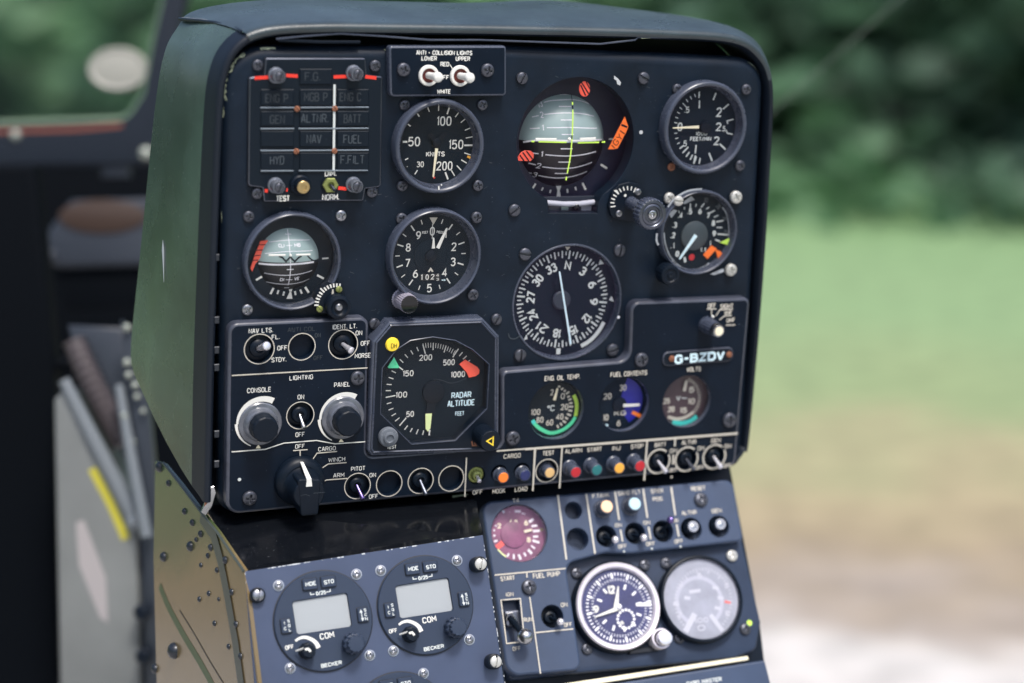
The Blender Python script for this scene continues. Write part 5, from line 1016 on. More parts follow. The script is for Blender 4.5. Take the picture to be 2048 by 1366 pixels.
for x, y in ((527, 642), (1050, 566), (1213, 541), (1725, 473), (1140, 1110), (1298, 1081), (1500, 1232), (605, 1197), (1808, 1005)):
    p = cx(CR2, x, y)
    wsh = T.L(*p); kk = T.k(*p); T.part('washer', MB().lathe([(11.5 * kk, 0), (11.3 * kk, 1.2), (8 * kk, 1.4)], wsh, 28), 'steel')
    screw(T, *p, 8.6, 'cross', 'screw_grey', .8)
for x, y, h in ((390, 706, 14), (1882, 497, 30), (1983, 1152, 30)):
    p = cx(CR2, x, y); u, v = T.L(*p, h); kk = T.k(*p); r = 16 * kk
    ob = T.part('thumb_screw', MB().lathe([(r * 1.0, 0), (r, h - 4), (r * .96, h - 1), (r * .84, h), (r * .8, h - 1.5), (.01, h - 1.5)], (u, v), 40, ), 'black'); screw(T, *p, 12.5, 'slot', 'screw_white' if h > 20 else 'screw_grey', h - 5, 75, ob, 'screw_head')
T = Thing('radio', 'round black COM radio with blank pale screen, left one of the upper pair', 'radio', FC, 646, 1242, 0, 'round radios'); k = T.k(646, 1242)
ROOT = T; FW = 7
lcd = [T.L(*cx(CR1, *p), FW) for p in ((284, 572), (800, 488), (848, 796), (330, 874))]
fc_loop = circle(0, 0, 101.5 * k, 72)
fl_ = fillet(inset(ccw(lcd), -3.5), 6)
T.part('gap_ring', MB().lathe([(103.8 * k, .3), (101.6 * k, .5), (101 * k, -.5)], n=72), 'lcd_frame')
T.part('face', MB().plate(fc_loop, 0, FW, 1.8, [(fl_, FW - 6, False)]), 'radio_face')
T.part('screen', MB().flat(fillet(inset(ccw(lcd), -2), 6), FW - 4.5), 'lcd'); T.part('screen_glass', MB().flat(fillet(inset(ccw(lcd), -2), 6), FW - 1), 'glass')
P = Pen(T, FW, CR1)
def key(cxx, cyy, w, h, name='key'):
    q = [P.T.L(*cx(CR1, cxx + dx * w / 2 + dy * h * .06, cyy + dy * h / 2 - dx * w * .06), FW + 6) for dx, dy in ((-1, -1), (1, -1), (1, 1), (-1, 1))]
    b = MB().plate(fillet(inset(ccw(q), -1.2), 3), FW, FW + .6, .2); P.T.part('key_surround', b, 'lcd_frame')
    return P.T.part(name, MB().plate(fillet(q, 3), FW - 1, FW + 6, 1.6), 'radio_face')
k1 = key(447, 388, 146, 112); k2 = key(629, 362, 146, 110); k3 = key(972, 690, 104, 142); k4 = key(212, 803, 104, 142)
for t, x0, x1, y, h, ky in (('MDE', 398, 508, 384, 42, k1), ('STO', 582, 683, 364, 42, k2), ('S', 978, 1003, 645, 34, k3), ('C', 985, 1010, 688, 34, k3), ('N', 990, 1018, 730, 34, k3), ('I', 186, 196, 773, 34, k4), ('C', 188, 214, 828, 34, k4), ('S', 220, 246, 752, 32, k4), ('Q', 227, 253, 797, 32, k4), ('L', 236, 260, 840, 32, k4)):
    P.w = FW + 6; P.text(t, x0, x1, y, h, 'ink', .2, R(1)); P.done('key_lettering', ky)
P.line([(952, 655), (964, 735)], 9, 'ink'); P.poly([(934, 672), (966, 668), (948, 636)], 'ink'); P.poly([(948, 724), (982, 720), (968, 755)], 'ink'); P.done('arrow_mark', k3)
P.w = FW; P.text('0/25', 502, 605, 474, 40, 'ink', .22, R(1)); P.line([(448, 468), (452, 492), (490, 486)], 9, 'ink'); P.line([(608, 466), (646, 458), (643, 436)], 9, 'ink'); P.text('COM', 540, 686, 896, 62, 'white', .17, R(1)); P.text('OFF', 198, 286, 1012, 44, 'white', .18, R(1)); P.text('BECKER', 552, 762, 1180, 40, 'ink', .22, R(1))
P.line([(300, 950), (345, 922), (400, 914), (460, 935), (505, 970), (530, 1018)], 22, 'white', 46, smooth=6); P.done('lettering')
u, v = T.L(*cx(CR1, 438, 1048), FW + 28)
kn = T.part('volume_knob', MB().lathe([(17.5 * k, FW), (17.5 * k, FW + 4), (15.5 * k, FW + 6), (14 * k, FW + 26), (12.8 * k, FW + 28), (.01, FW + 28.3)], (u, v), 60, flute=.06, fn=10), 'black')
P.w = FW + 28.4; P.line([(395, 1035), (428, 1028), (452, 1056)], 22, 'white'); P.done('knob_pointer', kn)
b0 = T.L(*cx(CR1, 312, 1048), FW + 14); b1 = T.L(*cx(CR1, 385, 1024), FW + 28); T.part('knob_pointer', MB().tube([(*b0, FW + 8), (*b1, FW + 27)], [1.6, 2], 8), 'white')
u, v = T.L(*cx(CR1, 905, 978), FW + 40)
T.part('tuning_knob', MB().lathe([(22.5 * k, FW), (22.5 * k, FW + 24), (21 * k, FW + 26), (18.5 * k, FW + 27), (18 * k, FW + 38), (16.5 * k, FW + 40), (.01, FW + 40.3)], (u, v), 96, flute=.09, fn=12), 'radio_face')
def copytree(o, parent=None):
    c = o.copy(); col.objects.link(c)
    if parent: c.parent = parent
    for chd in o.children: copytree(chd, c)
    return c
bpy.context.view_layer.update()
for (x, y), nm in (((850.3, 1210.5), 'round black COM radio with blank pale screen, right one of the upper pair'), ((800, 1445), 'round black radio cut off by the bottom of the picture, only its top keys showing')):
    c = copytree(ROOT.o); u, v = FC.L(x, y); c.matrix_world = Matrix.Translation(FC.pt(u, v, 0)) @ FC.R.to_4x4(); c['label'] = nm
# ------------------------------------------------------------------ console box: ledge, side plate, shells
class AxFrame(Frame):
    def __init__(s, O, U, V, sc):
        s.O = Vector(O); s.U = U; s.V = V; s.N = U.cross(V).normalized(); s.s = sc
        u, v, n = c2wd(s.U), c2wd(s.V), c2wd(s.N); s.R = Matrix((u, v, n)).transposed()
def camp(fr, px, py, w=0): u, v = fr.L(px, py, w); return fr.O + (fr.U * u + fr.V * v + fr.N * w) * fr.s
mat('green_tan', (.10, .09, .05), .22, bump=.06, bscale=420, coat=.3)
nt = M['green_tan'].node_tree; b_ = nt.nodes['Principled BSDF']
tc = nt.nodes.new('ShaderNodeTexCoord'); sp_ = nt.nodes.new('ShaderNodeSeparateXYZ'); nt.links.new(tc.outputs['Object'], sp_.inputs[0])
nz = nt.nodes.new('ShaderNodeTexNoise'); nz.inputs['Scale'].default_value = 14; nz.inputs['Detail'].default_value = 2; nt.links.new(tc.outputs['Object'], nz.inputs['Vector'])
ma = nt.nodes.new('ShaderNodeMath'); ma.operation = 'MULTIPLY_ADD'; ma.inputs[1].default_value = .05; nt.links.new(nz.outputs[0], ma.inputs[0]); nt.links.new(sp_.outputs[1], ma.inputs[2])
mr = nt.nodes.new('ShaderNodeMapRange'); mr.inputs[1].default_value = .045; mr.inputs[2].default_value = .085; nt.links.new(ma.outputs[0], mr.inputs[0])
rp = nt.nodes.new('ShaderNodeValToRGB'); rp.color_ramp.elements[0].color = (.155, .112, .054, 1); rp.color_ramp.elements[1].color = (.042, .066, .028, 1); nt.links.new(mr.outputs[0], rp.inputs[0]); nt.links.new(rp.outputs[0], b_.inputs['Base Color'])
mat('rail_pale', (.26, .29, .32), .5)
mat('hood_green', (.044, .072, .059), .27, bump=.10, bscale=700, var=.5, vscale=7, specks=.6, sscale=300, scol=(.35, .38, .36), rvar=.07)
mat('hood_black', (.028, .042, .050), .31, bump=.3, bscale=800, var=.35, vscale=14, specks=.1, sscale=400, rvar=.06)
mat('seam_green', (.032, .065, .02), .4); mat('channel', (.045, .055, .05), .4)
A_, B_ = camp(FC, 489, 1143), camp(FC, 513, 1366)
C_ = ray(306, 960) * 1.53
Vx = (A_ - B_).normalized(); Ux = ((A_ - C_) - Vx * ((A_ - C_) @ Vx)).normalized()
FS = AxFrame(A_, Ux, Vx, .00038)
ledge = Thing('console_box', 'dusty gloss black ledge and box under the main panel behind the radio plate', 'console', FC, 727, 1107, 0)
def T3(T, P): d = (Vector(P) - (T.fr.O + (T.fr.U * T.ou + T.fr.V * T.ov + T.fr.N * T.ow) * T.fr.s)); return (d @ T.fr.U / T.fr.s, d @ T.fr.V / T.fr.s, d @ T.fr.N / T.fr.s)
def slab(T, name, P, th, m, back):
    q = [Vector(T3(T, p)) for p in P]; bk = Vector(back); mb = MB(); n = len(q)
    mb.v = [tuple(p) for p in q] + [tuple(p + bk * th) for p in q]; mb.f = [tuple(range(n)), tuple(range(2 * n - 1, n - 1, -1))] + [(i, n + i, n + (i + 1) % n, (i + 1) % n) for i in range(n)]
    return T.part(name, mb, m)
fl = [camp(FC, 488.5, 1142, -1.5), camp(FC, 966, 1069, -1.5), camp(FM, 945, 968, -70), camp(FM, 410, 1012, -70)]
slab(ledge, 'ledge', fl, 4, 'black_gloss', (0, -1, -.3))
slab(ledge, 'back_wall', [camp(FM, 945, 985, -72), camp(FM, 410, 1020, -72), camp(FM, 410, 900, -72), camp(FM, 945, 900, -72)], 6, 'black', (0, 0, -1))
rw = [camp(FC, 965, 1070, -2), camp(FC, 1032, 1500, -2), camp(FC, 1032, 1500, -160), camp(FC, 965, 1070, -160)]
slab(ledge, 'right_wall', rw, 4, 'black', (-1, 0, 0))
slab(ledge, 'corner_gusset', [camp(FM, 930, 985, -30), camp(FC, 965, 1068, -6), camp(FC, 967, 1068, -40), camp(FM, 946, 980, -60)], 3, 'black_gloss', (-1, 0, 0))
ch2 = MB().tube([T3(ledge, camp(FM, 905, 993, -18)), T3(ledge, camp(FM, 938, 990, -18))], 2.2, 8); ledge.part('bare_edge', ch2, 'chip')
sh = Thing('console_shell', 'plain black inner shell behind the lower right plates', 'console', FR, 1240, 1180, -52)
sh.part('shell', MB().plate([sh.L(*p) for p in ((930, 925), (1455, 905), (1520, 1245), (1548, 1480), (985, 1520))], -120, 0, 3), 'black')
# side plate, green above and tan below
T = Thing('side_plate', 'riveted side plate, green fading to tan, left of the radio plate', 'plate', FS, 420, 1200, 0)
C10 = (250, 850, 2.647)
ol = [cx(C10, *p) for p in ((632, 772), (575, 690), (490, 565), (420, 480), (300, 320), (205, 205), (160, 190), (150, 700), (170, 1500), (720, 1800), (705, 1366))]
q = [T.L(*p) for p in ol]
T.part('panel_sheet', MB().plate(q, -8, 0, .8), 'green_tan')
st = MB(); st.stroke([T.L(*cx(C10, *p)) for p in ((405, 478), (470, 575), (510, 720), (545, 900), (590, 1160), (625, 1420), (650, 1600))], 30, 2.2); st.v += [(x, y, z - 2.4) for x, y, z in st.v]
T.part('channel_strip', st, 'channel')
T.part('edge_strip', MB().tube([(*T.L(*cx(C10, *p)), 1) for p in ((205, 200), (300, 322), (420, 482), (490, 567), (575, 692), (632, 774))], 3, 8), 'channel')
gs = MB(); gs.stroke(spline([T.L(*cx(C10, *p)) for p in ((185, 850), (230, 960), (310, 1110), (400, 1260), (470, 1390), (530, 1520))], 6), 20, .6); T.part('green_stripe', gs, 'seam_green')
gs = MB(); gs.stroke(spline([T.L(*cx(C10, *p)) for p in ((290, 980), (370, 1110), (450, 1250), (530, 1380))], 6), 3, .6); T.part('seam', gs, 'black')
for x, y, r in ((232, 308, 15), (317, 457, 15), (358, 517, 15), (402, 577, 15), (455, 648, 15), (348, 642, 22), (378, 607, 11), (440, 692, 12), (403, 742, 11), (488, 768, 12), (207, 698, 22), (533, 715, 16), (395, 922, 12), (445, 892, 12), (497, 922, 9), (475, 1050, 12), (550, 1173, 12), (566, 885, 14), (589, 1055, 14), (613, 1225, 14), (262, 1195, 36), (185, 222, 24), (160, 1290, 22)):
    u, v = T.L(*cx(C10, x, y)); rr = r / 2.647 * 1.3; T.part('rivet', MB().lathe([(rr, 0), (rr * .95, rr * .3), (rr * .7, rr * .62), (rr * .35, rr * .8), (.01, rr * .85)], (u, v), 20), 'rivet_dark')
# ------------------------------------------------------------------ instrument hood
T = Thing('instrument_hood', 'worn dark hood wrapped around the instrument panel, olive green on its left flank', 'hood', FM, 980, 560, 0)
front = [(415, 1005), (420, 760), (428, 480), (437, 240), (447, 150), (475, 95), (530, 67), (640, 59), (800, 60), (960, 62), (1175, 66), (1344, 71), (1464, 80), (1515, 108), (1541, 160), (1542, 260), (1524, 560), (1497, 870), (1487, 902), (1470, 925)]
back = [(268, 748, -330), (262, 690, -350), (283, 480, -330), (307, 240, -310), (325, 120, -300), (350, 62, -300), (395, 22, -300), (540, 2, -300), (740, 4, -300), (930, 8, -300), (1100, 3, -285), (1260, 20, -250), (1400, 40, -180), (1480, 66, -120), (1515, 95, -80), (1520, 200, -80), (1500, 550, -80), (1478, 860, -80), (1468, 890, -80), (1455, 905, -70)]
SG = 6
fp = spline([T.L(x, y, 8) for x, y in front], SG)
bp3 = [(*T.L(x, y, w), w) for x, y, w in back]
def spl3(P, n):
    P = [Vector(p) for p in P]; out = []
    for i in range(len(P) - 1):
        p0 = P[max(i - 1, 0)]; p1 = P[i]; p2 = P[i + 1]; p3 = P[min(i + 2, len(P) - 1)]
        for j in range(n):
            t = j / n; out.append(.5 * ((2 * p1) + (p2 - p0) * t + (2 * p0 - 5 * p1 + 4 * p2 - p3) * t * t + (3 * p1 - p0 - 3 * p2 + p3) * t ** 3))
    return out + [P[-1]]
bp_ = spl3(bp3, SG)
nrm = []
for i in range(len(fp)):
    a = Vector(fp[max(i - 1, 0)]); b = Vector(fp[min(i + 1, len(fp) - 1)]); d = (b - a).normalized(); nrm.append(Vector((-d.y, d.x)))  # outward (path runs clockwise)
def tf(i): return 1 if i < 13 * SG else max(.1, 1 - (i - 13 * SG) / (1.6 * SG))
def sect(off, w): return [Vector((p[0] + n.x * off * (tf(i) if off > 0 else 1), p[1] + n.y * off * (tf(i) if off > 0 else 1), w)) for i, (p, n) in enumerate(zip(fp, nrm))]
def mix(t, bul):
    s2 = sect(7, 2); return [a.lerp(b, t) + Vector((n.x, n.y, 0)) * bul * tf(i) for i, (a, b, n) in enumerate(zip(s2, bp_, nrm))]
def loft(secs, i0, i1):
    mb = MB(); prev = None
    for s_ in secs:
        k0 = len(mb.v); mb.v += [tuple(p) for p in s_[i0:i1]]; cur = list(range(k0, len(mb.v)))
        if prev:
            for j in range(len(cur) - 1): mb.f.append((prev[j], cur[j], cur[j + 1], prev[j + 1]))
        prev = cur
    return mb
rim = [sect(-10, -112), sect(-10, -12), sect(-9, 2), sect(-5, 8), sect(0, 10), sect(5, 7), sect(7, 2), mix(.06, 2), mix(.12, 5.2)]
body = [mix(.12, 5), mix(.25, 8), mix(.45, 9), mix(.65, 7), mix(.85, 3), mix(1, 0), [p * .97 + Vector((0, 0, -6)) for p in bp_]]
NJ = 5 * SG + 3
T.part('front_rim', loft(rim, 0, NJ + 1), 'black_rubber', ang=60); T.part('inner_lip', loft(rim[:4], NJ, len(fp)), 'black_rubber', ang=60)
T.part('side_skin', loft(body, 0, NJ + 1), 'hood_green', ang=60)
tops = [sect(-5, 8), sect(-1, 11), sect(4, 11.5), sect(9, 8), sect(12, 2), mix(.05, 6)] + [[p + Vector((n.x, n.y, 0)) * 2.5 * tf(i) for i, (p, n) in enumerate(zip(s_, nrm))] for s_ in body]
NR = 14 * SG
T.part('top_pad', loft(tops, NJ, NR + 1), 'hood_black', ang=60); T.part('right_edge', loft(tops, NR, len(fp)), 'black_rubber', ang=60)
sm = [tuple(s_[NJ] + Vector((nrm[NJ].x, nrm[NJ].y, 0)) * 2) for s_ in [mix(.05, 3)] + body[:-1]]
sm = [tuple(Vector(p) + Vector((random.uniform(-1, 1) + 7 * math.sin(i * .9), 0, 0))) for i, p in enumerate(sm)]
T.part('pad_seam', MB().tube(sm, 3.4, 10), 'black_rubber'); T.part('piping', MB().tube([(x + 4.5, y + 2.2, z) for x, y, z in sm], 1.1, 8), 'screw_white')
# loose trim strip under the pad and hinge clips on the left edge
T.part('trim_strip', MB().tube([(*T.L(x, y, 6), 6) for x, y in ((552, 78), (610, 72), (680, 67), (760, 72), (860, 80), (960, 80), (1080, 84), (1200, 88), (1270, 80), (1276, 74), (1345, 75), (1420, 78), (1482, 82))], 2.0, 8), 'bezel')
T.part('trim_strip', MB().tube([(*T.L(x, y, 4), 4) for x, y in ((1282, 76), (1350, 73), (1410, 76))], 1.4, 8), 'chip')
T.part('trim_strip', MB().tube([(*T.L(x, y, 4), 4) for x, y in ((556, 80), (640, 84), (720, 84))], 3, 8), 'black')
for y in (515, 640, 700, 735, 868, 928): T.part('clip', MB().box(T.L(428, y + 6, 4)[0], T.L(438, y, 4)[0], T.L(430, y + 7, 4)[1], T.L(430, y - 7, 4)[1], 2, 7, 1), 'rivet_dark')
tb = Thing('torn_bracket', 'torn silver metal bracket at the lower left corner of the hood', 'bracket', FM, 420, 985, 4)
tb.part('metal_strip', MB().plate([tb.L(*p) for p in ((414, 976), (428, 972), (432, 985), (424, 1012), (412, 1030), (402, 1024), (410, 1005))], -4, 1, .8), 'steel')
tb.part('rubber_core', MB().plate([tb.L(*p) for p in ((412, 978), (420, 975), (420, 1000), (408, 1012))], 1.2, 3, .5), 'rust')
P = Pen(T, 0, (0, 0, 1))
# bare scratches on the flank
fk = MB()
def onside(i, t): a = mix(t, 8); return a[i]
for i0, t0, i1, t1, wd in ((12, .55, 9.4, .48, 5),):
    a = onside(12, .60) + Vector((-1, 0, 1)); b = onside(11, .57) + Vector((-1, 0, 1)); c = onside(10, .53) + Vector((-3, 0, 3))
    fk.tube([tuple(a), tuple(a.lerp(b, .5)), tuple(b), tuple(c)], [.3, 2.6, 1.8, .3], 8)
T.part('paint_chip', fk, 'rail_pale')
# unseen back closure added so that no light leaks behind the panel
cl = MB(); r0 = cl.ring([(p[0] * .985, p[1] * .985) for p in fp], -115); cl.cap(r0, True); T.part('light_stop', cl, 'black')
# ------------------------------------------------------------------ cabin parts out of focus on the left
class Flat(Frame):
    def __init__(s, depth, yaw=0): Frame.__init__(s, (0, yaw, 0), 150, 683, depth)
FB = Flat(2.25); FD = Flat(2.0); FX = Flat(1.9); FW_ = Flat(2.7)
mat('cabin_black', (.0015, .0025, .0042), .7, spec=.05); mat('frame_black', (.007, .011, .019), .42, spec=.3); mat('box_grey', (.15, .16, .16), .45, var=.12, vscale=10); mat('shelf_grey', (.022, .028, .040), .4); mat('seal', (.10, .16, .10), .4); mat('brown', (.030, .014, .008), .6)  # cabin_black: shade of the unbuilt cabin roof put into the base colour
mat('knob_brown', (.06, .05, .055), .4); mat('label_pink', (.30, .28, .285), .5); mat('rail_grey', (.14, .16, .18), .35); mat('disc_white', (.27, .27, .24), .5); mat('rust_line', (.16, .04, .02), .6); mat('stripe_yellow', (.42, .38, .03), .5); mat('bead', (.30, .33, .29), .25, .3)
T = Thing('door_frame', 'thick black window frame with a rounded corner, blurred at the top left', 'frame', FB, 150, 150, 0)
wn_ = [T.L(*p) for p in ((-420, -160), (362, -160), (327, 0), (307, 85), (289, 186), (255, 241), (-420, 262))]
wn_ = fillet(wn_, [4, 20, 4, 10, 20, 45, 4])
T.part('frame_body', MB().plate([T.L(*p) for p in ((-560, -260), (430, -260), (362, 40), (340, 330), (-560, 334))], -50, 0, 8, [(wn_, -48, False)]), 'frame_black')
sl_ = MB(); wl = ccw(wn_); a = sl_.ring(inset(wl, .5), -6); b = sl_.ring(inset(wl, 9), -10); c_ = sl_.ring(inset(wl, 10), -14); sl_.bridge(a, b); sl_.bridge(b, c_); T.part('window_seal', sl_, 'seal')
T.part('pane', MB().flat(wn_, -20), 'glass'); rl = MB(); rl.stroke([T.L(-300, 270), T.L(150, 258), T.L(245, 250)], 9, .4); T.part('red_line', rl, 'rust_line')
for x, y, r in ((31, 270, 11), (292, 307, 14)): T.part('rivet', MB().ball((*T.L(x, y), 0), r), 'bead')
T = Thing('round_disc', 'blurred off white oval disc stuck on the window pane at the top left', 'disc', FB, 237, 139, -16)
T.part('disc', MB().plate([(61 * math.cos(a * math.pi / 24), 44 * math.sin(a * math.pi / 24)) for a in range(48)], -2, 5, 3), 'disc_white'); rg = MB(); a = rg.ring([(61 * math.cos(a * math.pi / 24), 44 * math.sin(a * math.pi / 24)) for a in range(48)], 5); b = rg.ring([(57 * math.cos(a * math.pi / 24), 40 * math.sin(a * math.pi / 24)) for a in range(48)], 8); c_ = rg.ring([(50 * math.cos(a * math.pi / 24), 34 * math.sin(a * math.pi / 24)) for a in range(48)], 5.4); rg.bridge(a, b); rg.bridge(b, c_); T.part('raised_edge', rg, 'disc_white')
T = Thing('cabin_wall', 'unlit black cabin wall below the window frame', 'wall', FW_, 100, 800, 0); T.part('wall', MB().plate([T.L(*p) for p in ((-600, 250), (420, 250), (420, 1750), (-600, 1750))], -30, 0, 4), 'cabin_black')
T = Thing('cabin_shelf', 'dark grey blurred shelf bracket with a brown oval recess under the window frame', 'shelf', FB, 190, 480, -30)
T.part('shelf_body', MB().plate(fillet([T.L(*p) for p in ((90, 470), (140, 400), (330, 395), (330, 530), (120, 535), (85, 520))], 12), -60, 0, 10), 'shelf_grey'); T.part('recess', MB().plate([T.L(205 + 88 * math.cos(a * math.pi / 16), 433 + 34 * math.sin(a * math.pi / 16), 2) for a in range(32)], 0, 4, 2), 'brown')
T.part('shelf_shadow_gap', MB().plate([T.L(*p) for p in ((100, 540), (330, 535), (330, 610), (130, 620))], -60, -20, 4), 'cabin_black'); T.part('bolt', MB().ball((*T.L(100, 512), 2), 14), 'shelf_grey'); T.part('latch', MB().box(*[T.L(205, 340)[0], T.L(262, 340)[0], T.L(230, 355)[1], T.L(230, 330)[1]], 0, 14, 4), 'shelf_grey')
T = Thing('cabin_post', 'tall near black blurred post at the left edge', 'post', FD, 50, 900, 0); T.part('post', MB().plate([T.L(*p) for p in ((-200, 330), (70, 330), (105, 700), (122, 1500), (-200, 1500))], -60, 0, 14), 'cabin_black')
T.part('cross_bar', MB().tube([(*T.L(-50, 745), -10), (*T.L(150, 725), -40)], 13, 16), 'cabin_black')
T = Thing('equipment_box', 'blurred grey equipment box with a yellow stripe and a pink white label', 'box', FX, 200, 1100, 0)
bx_ = [T.L(*p) for p in ((108, 800), (132, 772), (275, 1040), (285, 1500), (122, 1500))]
T.part('box_body', MB().plate(fillet(bx_, [8, 8, 4, 0, 0]), -160, 0, 6), 'box_grey')
T.part('box_side', MB().plate([T.L(*p) for p in ((279, 1050), (305, 1060), (312, 1500), (287, 1500))], -170, -8, 2), 'shelf_grey')
T.part('rail', MB().tube([(*T.L(128, 760), 2), (*T.L(200, 900), 4), (*T.L(272, 1038), 6)], [12, 15, 17], 12), 'rail_grey'); T.part('rail_cap', MB().ball((*T.L(272, 1042), 8), 19), 'rail_grey')
sp2 = MB().stroke([T.L(184, 937), T.L(222, 1008), T.L(252, 1078)], 17, .5); T.part('yellow_stripe', sp2, 'stripe_yellow'); T.part('paper_label', MB().flat([T.L(*p) for p in ((152, 1045), (168, 1040), (212, 1155), (216, 1245), (200, 1235), (158, 1130))], .6), 'label_pink')
T = Thing('corrugated_hose', 'blurred dark brown corrugated hose slanting down behind the grey box', 'hose', FX, 190, 790, -40)
hp = []; hr = []
for i in range(57):
    t = i / 56; x, y = 146 + 100 * t, 682 + 205 * t + 8 * math.sin(t * 3); u, v = T.L(x, y); hp.append((u, v, -8 + 6 * math.sin(t * 5))); hr.append(20 + 5 * t + (4 if i % 4 < 2 else 0))
T.part('hose', MB().tube(hp, hr, 18), 'knob_brown')
T.part('hose_bracket', MB().plate([T.L(*p) for p in ((130, 650), (240, 655), (275, 780), (268, 920), (150, 720))], -90, -20, 5), 'shelf_grey')
T = Thing('side_rail', 'slim blurred dark rail with pale rivet heads beside the side plate', 'rail', FX, 280, 850, 20); T.part('rail_body', MB().tube([(*T.L(236, 770), -10), (*T.L(262, 900), 10), (*T.L(297, 1072), 20)], [9, 11, 12], 12), 'rail_grey')
T.part('rail_plate', MB().plate([T.L(*p) for p in ((240, 640), (285, 700), (305, 900), (318, 1080), (316, 1500), (296, 1500), (290, 1060))], -30, -6, 3), 'shelf_grey')
for x, y, r in ((254, 655, 10), (254, 725, 10), (257, 750, 9), (270, 770, 9), (274, 793, 8), (286, 822, 7), (248, 832, 8), (256, 868, 9), (265, 884, 8)): T.part('rivet', MB().ball((*T.L(x, y, 6), 6), r * .8), 'bead')
for x, y in ((287, 1222), (290, 1310)): T.part('catch', MB().lathe([(16, 0), (16, 20), (10, 26), (.01, 26)], T.L(x, y), 20), 'black')
FWR = Flat(2.3)
T = Thing('windscreen_scratch', 'faint pale windscreen scratch running diagonally up behind the right end of the hood', 'streak', FWR, 1670, 110, 0); T.part('streak_tube', MB().tube([(*T.L(1500, 262), 0), (*T.L(2000, -180), 0)], .55, 8), 'bead')  # thin tube stands in for a scratch on the windscreen, which is not built
# ------------------------------------------------------------------ ground and wood
def structure(name, me): o = bpy.data.objects.new(name, me); col.objects.link(o); o['kind'] = 'structure'; return o
gm = bpy.data.materials.new('meadow'); gm.use_nodes = True; nt = gm.node_tree; b_ = nt.nodes['Principled BSDF']; b_.inputs['Roughness'].default_value = .9
tc = nt.nodes.new('ShaderNodeTexCoord'); ln = nt.nodes.new('ShaderNodeVectorMath'); ln.operation = 'LENGTH'; nt.links.new(tc.outputs['Object'], ln.inputs[0])
def nz_(s, d=4):
    n = nt.nodes.new('ShaderNodeTexNoise'); n.inputs['Scale'].default_value = s; n.inputs['Detail'].default_value = d; nt.links.new(tc.outputs['Object'], n.inputs['Vector']); return n
n1 = nz_(.9); m1 = nt.nodes.new('ShaderNodeMath'); m1.operation = 'MULTIPLY_ADD'; m1.inputs[1].default_value = 2.6; nt.links.new(n1.outputs[0], m1.inputs[0]); nt.links.new(ln.outputs['Value'], m1.inputs[2])
mr = nt.nodes.new('ShaderNodeMapRange'); mr.inputs[1].default_value = 0; mr.inputs[2].default_value = 24; nt.links.new(m1.outputs[0], mr.inputs[0])
rp = nt.nodes.new('ShaderNodeValToRGB'); e = rp.color_ramp.elements
stops = [(0, (.49, .47, .45)), (.246, (.5, .48, .46)), (.264, (.31, .265, .225)), (.282, (.28, .225, .15)), (.312, (.32, .27, .165)), (.338, (.29, .285, .16)), (.37, (.225, .285, .14)), (.46, (.20, .30, .145)), (.57, (.175, .285, .13)), (.65, (.12, .23, .085)), (.74, (.085, .17, .065)), (1, (.05, .10, .04))]
e[0].position, e[0].color = 0, (*stops[0][1], 1); e[1].position, e[1].color = 1, (*stops[-1][1], 1)
for p, c in stops[1:-1]: el = e.new(p); el.color = (*c, 1)
nt.links.new(mr.outputs[0], rp.inputs[0])
n2 = nz_(6, 5); mx = nt.nodes.new('ShaderNodeMix'); mx.data_type = 'RGBA'; mx.blend_type = 'MULTIPLY'; mx.inputs['Factor'].default_value = .55; r2 = nt.nodes.new('ShaderNodeValToRGB'); r2.color_ramp.elements[0].position = .3; r2.color_ramp.elements[0].color = (.45, .45, .45, 1); r2.color_ramp.elements[1].position = .65
nt.links.new(n2.outputs[0], r2.inputs[0]); nt.links.new(rp.outputs[0], mx.inputs[6]); nt.links.new(r2.outputs[0], mx.inputs[7]); nt.links.new(mx.outputs[2], b_.inputs['Base Color'])
gb = MB(); prev = None
for r in (0.01, 3, 6, 10, 16, 25, 50, 120, 300):
    cur = gb.ring(circle(0, 0, r, 48), 0); 
    if prev: gb.bridge(prev, cur)
    prev = cur
gb.f = [f[::-1] for f in gb.f]
me = gb.mesh('ground', gm); structure('ground', me)
lm_ = bpy.data.materials.new('leaves'); lm_.use_nodes = True; nt = lm_.node_tree; b_ = nt.nodes['Principled BSDF']; b_.inputs['Roughness'].default_value = .6
tc = nt.nodes.new('ShaderNodeTexCoord'); n = nt.nodes.new('ShaderNodeTexNoise'); n.inputs['Scale'].default_value = .42; n.inputs['Detail'].default_value = 2; nt.links.new(tc.outputs['Object'], n.inputs['Vector'])
rp = nt.nodes.new('ShaderNodeValToRGB'); rp.color_ramp.elements[0].position = .38; rp.color_ramp.elements[0].color = (.066, .13, .088, 1); rp.color_ramp.elements[1].position = .66; rp.color_ramp.elements[1].color = (.13, .27, .13, 1); nt.links.new(n.outputs[0], rp.inputs[0]); nt.links.new(rp.outputs[0], b_.inputs['Base Color'])
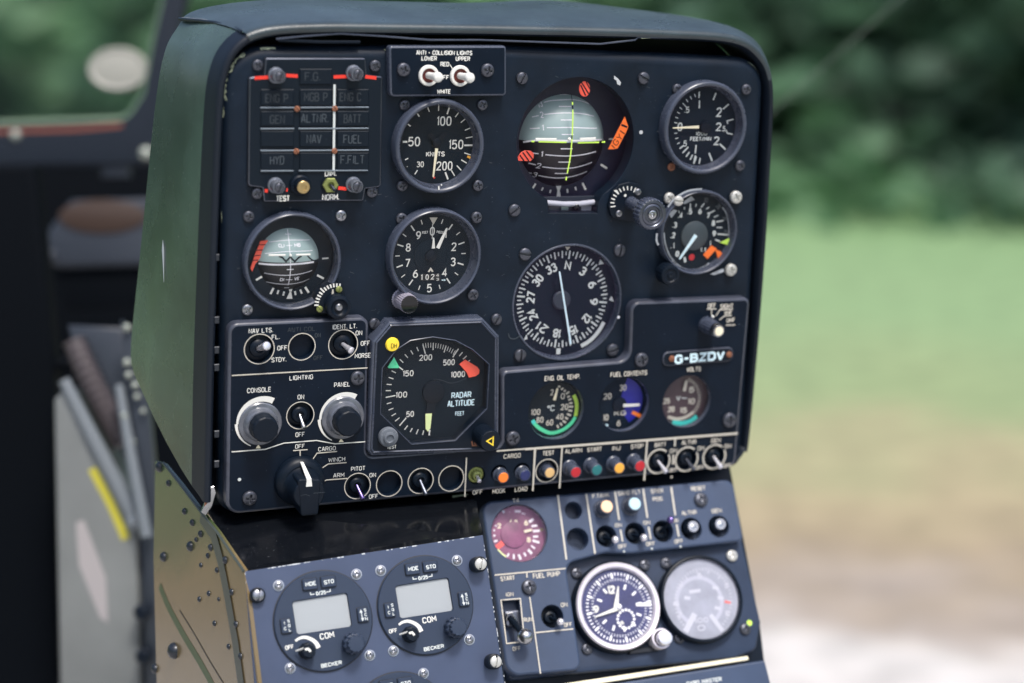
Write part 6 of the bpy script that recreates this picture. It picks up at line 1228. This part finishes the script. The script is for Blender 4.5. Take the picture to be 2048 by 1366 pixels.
tr = nt.nodes.new('ShaderNodeBsdfTranslucent'); nt.links.new(rp.outputs[0], tr.inputs[0]); ms = nt.nodes.new('ShaderNodeMixShader'); ms.inputs[0].default_value = .45; nt.links.new(b_.outputs[0], ms.inputs[1]); nt.links.new(tr.outputs[0], ms.inputs[2]); nt.links.new(ms.outputs[0], nt.nodes['Material Output'].inputs[0])
rnd = random.Random(11); lv = []; lf = []
def leaf(x, y, z, s):
    a, b = rnd.uniform(0, 6.28), rnd.uniform(-1.2, 1.2); ux, uy, uz = math.cos(a), math.sin(a), .0; vx, vy, vz = -math.sin(a) * math.sin(b), math.cos(a) * math.sin(b), math.cos(b); i = len(lv)
    lv.extend([(x - ux * s, y - uy * s, z), (x + vx * s * .6, y + vy * s * .6, z + vz * s * .6), (x + ux * s, y + uy * s, z), (x - vx * s * .6, y - vy * s * .6, z - vz * s * .6)]); lf.append((i, i + 1, i + 2, i + 3))
def bush(x, y, z, r, n, s):
    for _ in range(n):
        d = Vector((rnd.gauss(0, 1), rnd.gauss(0, 1), rnd.gauss(0, 1))).normalized() * r * (rnd.random() ** .4); h = z + d.z * 1.1
        if h > -.1: leaf(x + d.x, y + d.y, h, s * rnd.uniform(.6, 1.3))
for i in range(620):
    az = math.radians(rnd.uniform(-180, 180)) if i > 220 else math.radians(rnd.uniform(-26, 26))
    d = (rnd.uniform(15.2, 21) if abs(az) < .5 else rnd.uniform(17.5, 21)) if i % 3 else rnd.uniform(25, 32)
    r = rnd.uniform(.8, 2.0); bush(math.sin(az) * d, math.cos(az) * d, rnd.uniform(.2, 1.9) if i % 3 else rnd.uniform(1.0, 10), r if i % 3 else r * 1.9, 95, .26 if i % 3 else .42)
for i in range(420):
    az = math.radians(rnd.uniform(-24, 24)); d = rnd.uniform(13.2, 18.5); bush(math.sin(az) * d, math.cos(az) * d, .05, rnd.uniform(.25, .55), 22, .12)
lme = bpy.data.meshes.new('far_wood'); lme.from_pydata(lv, [], lf); lme.materials.append(lm_)
lo = bpy.data.objects.new('far_wood', lme); col.objects.link(lo); lo['kind'] = 'stuff'; lo['label'] = 'dark green wood edge blurred far behind the cockpit'; lo['category'] = 'wood'
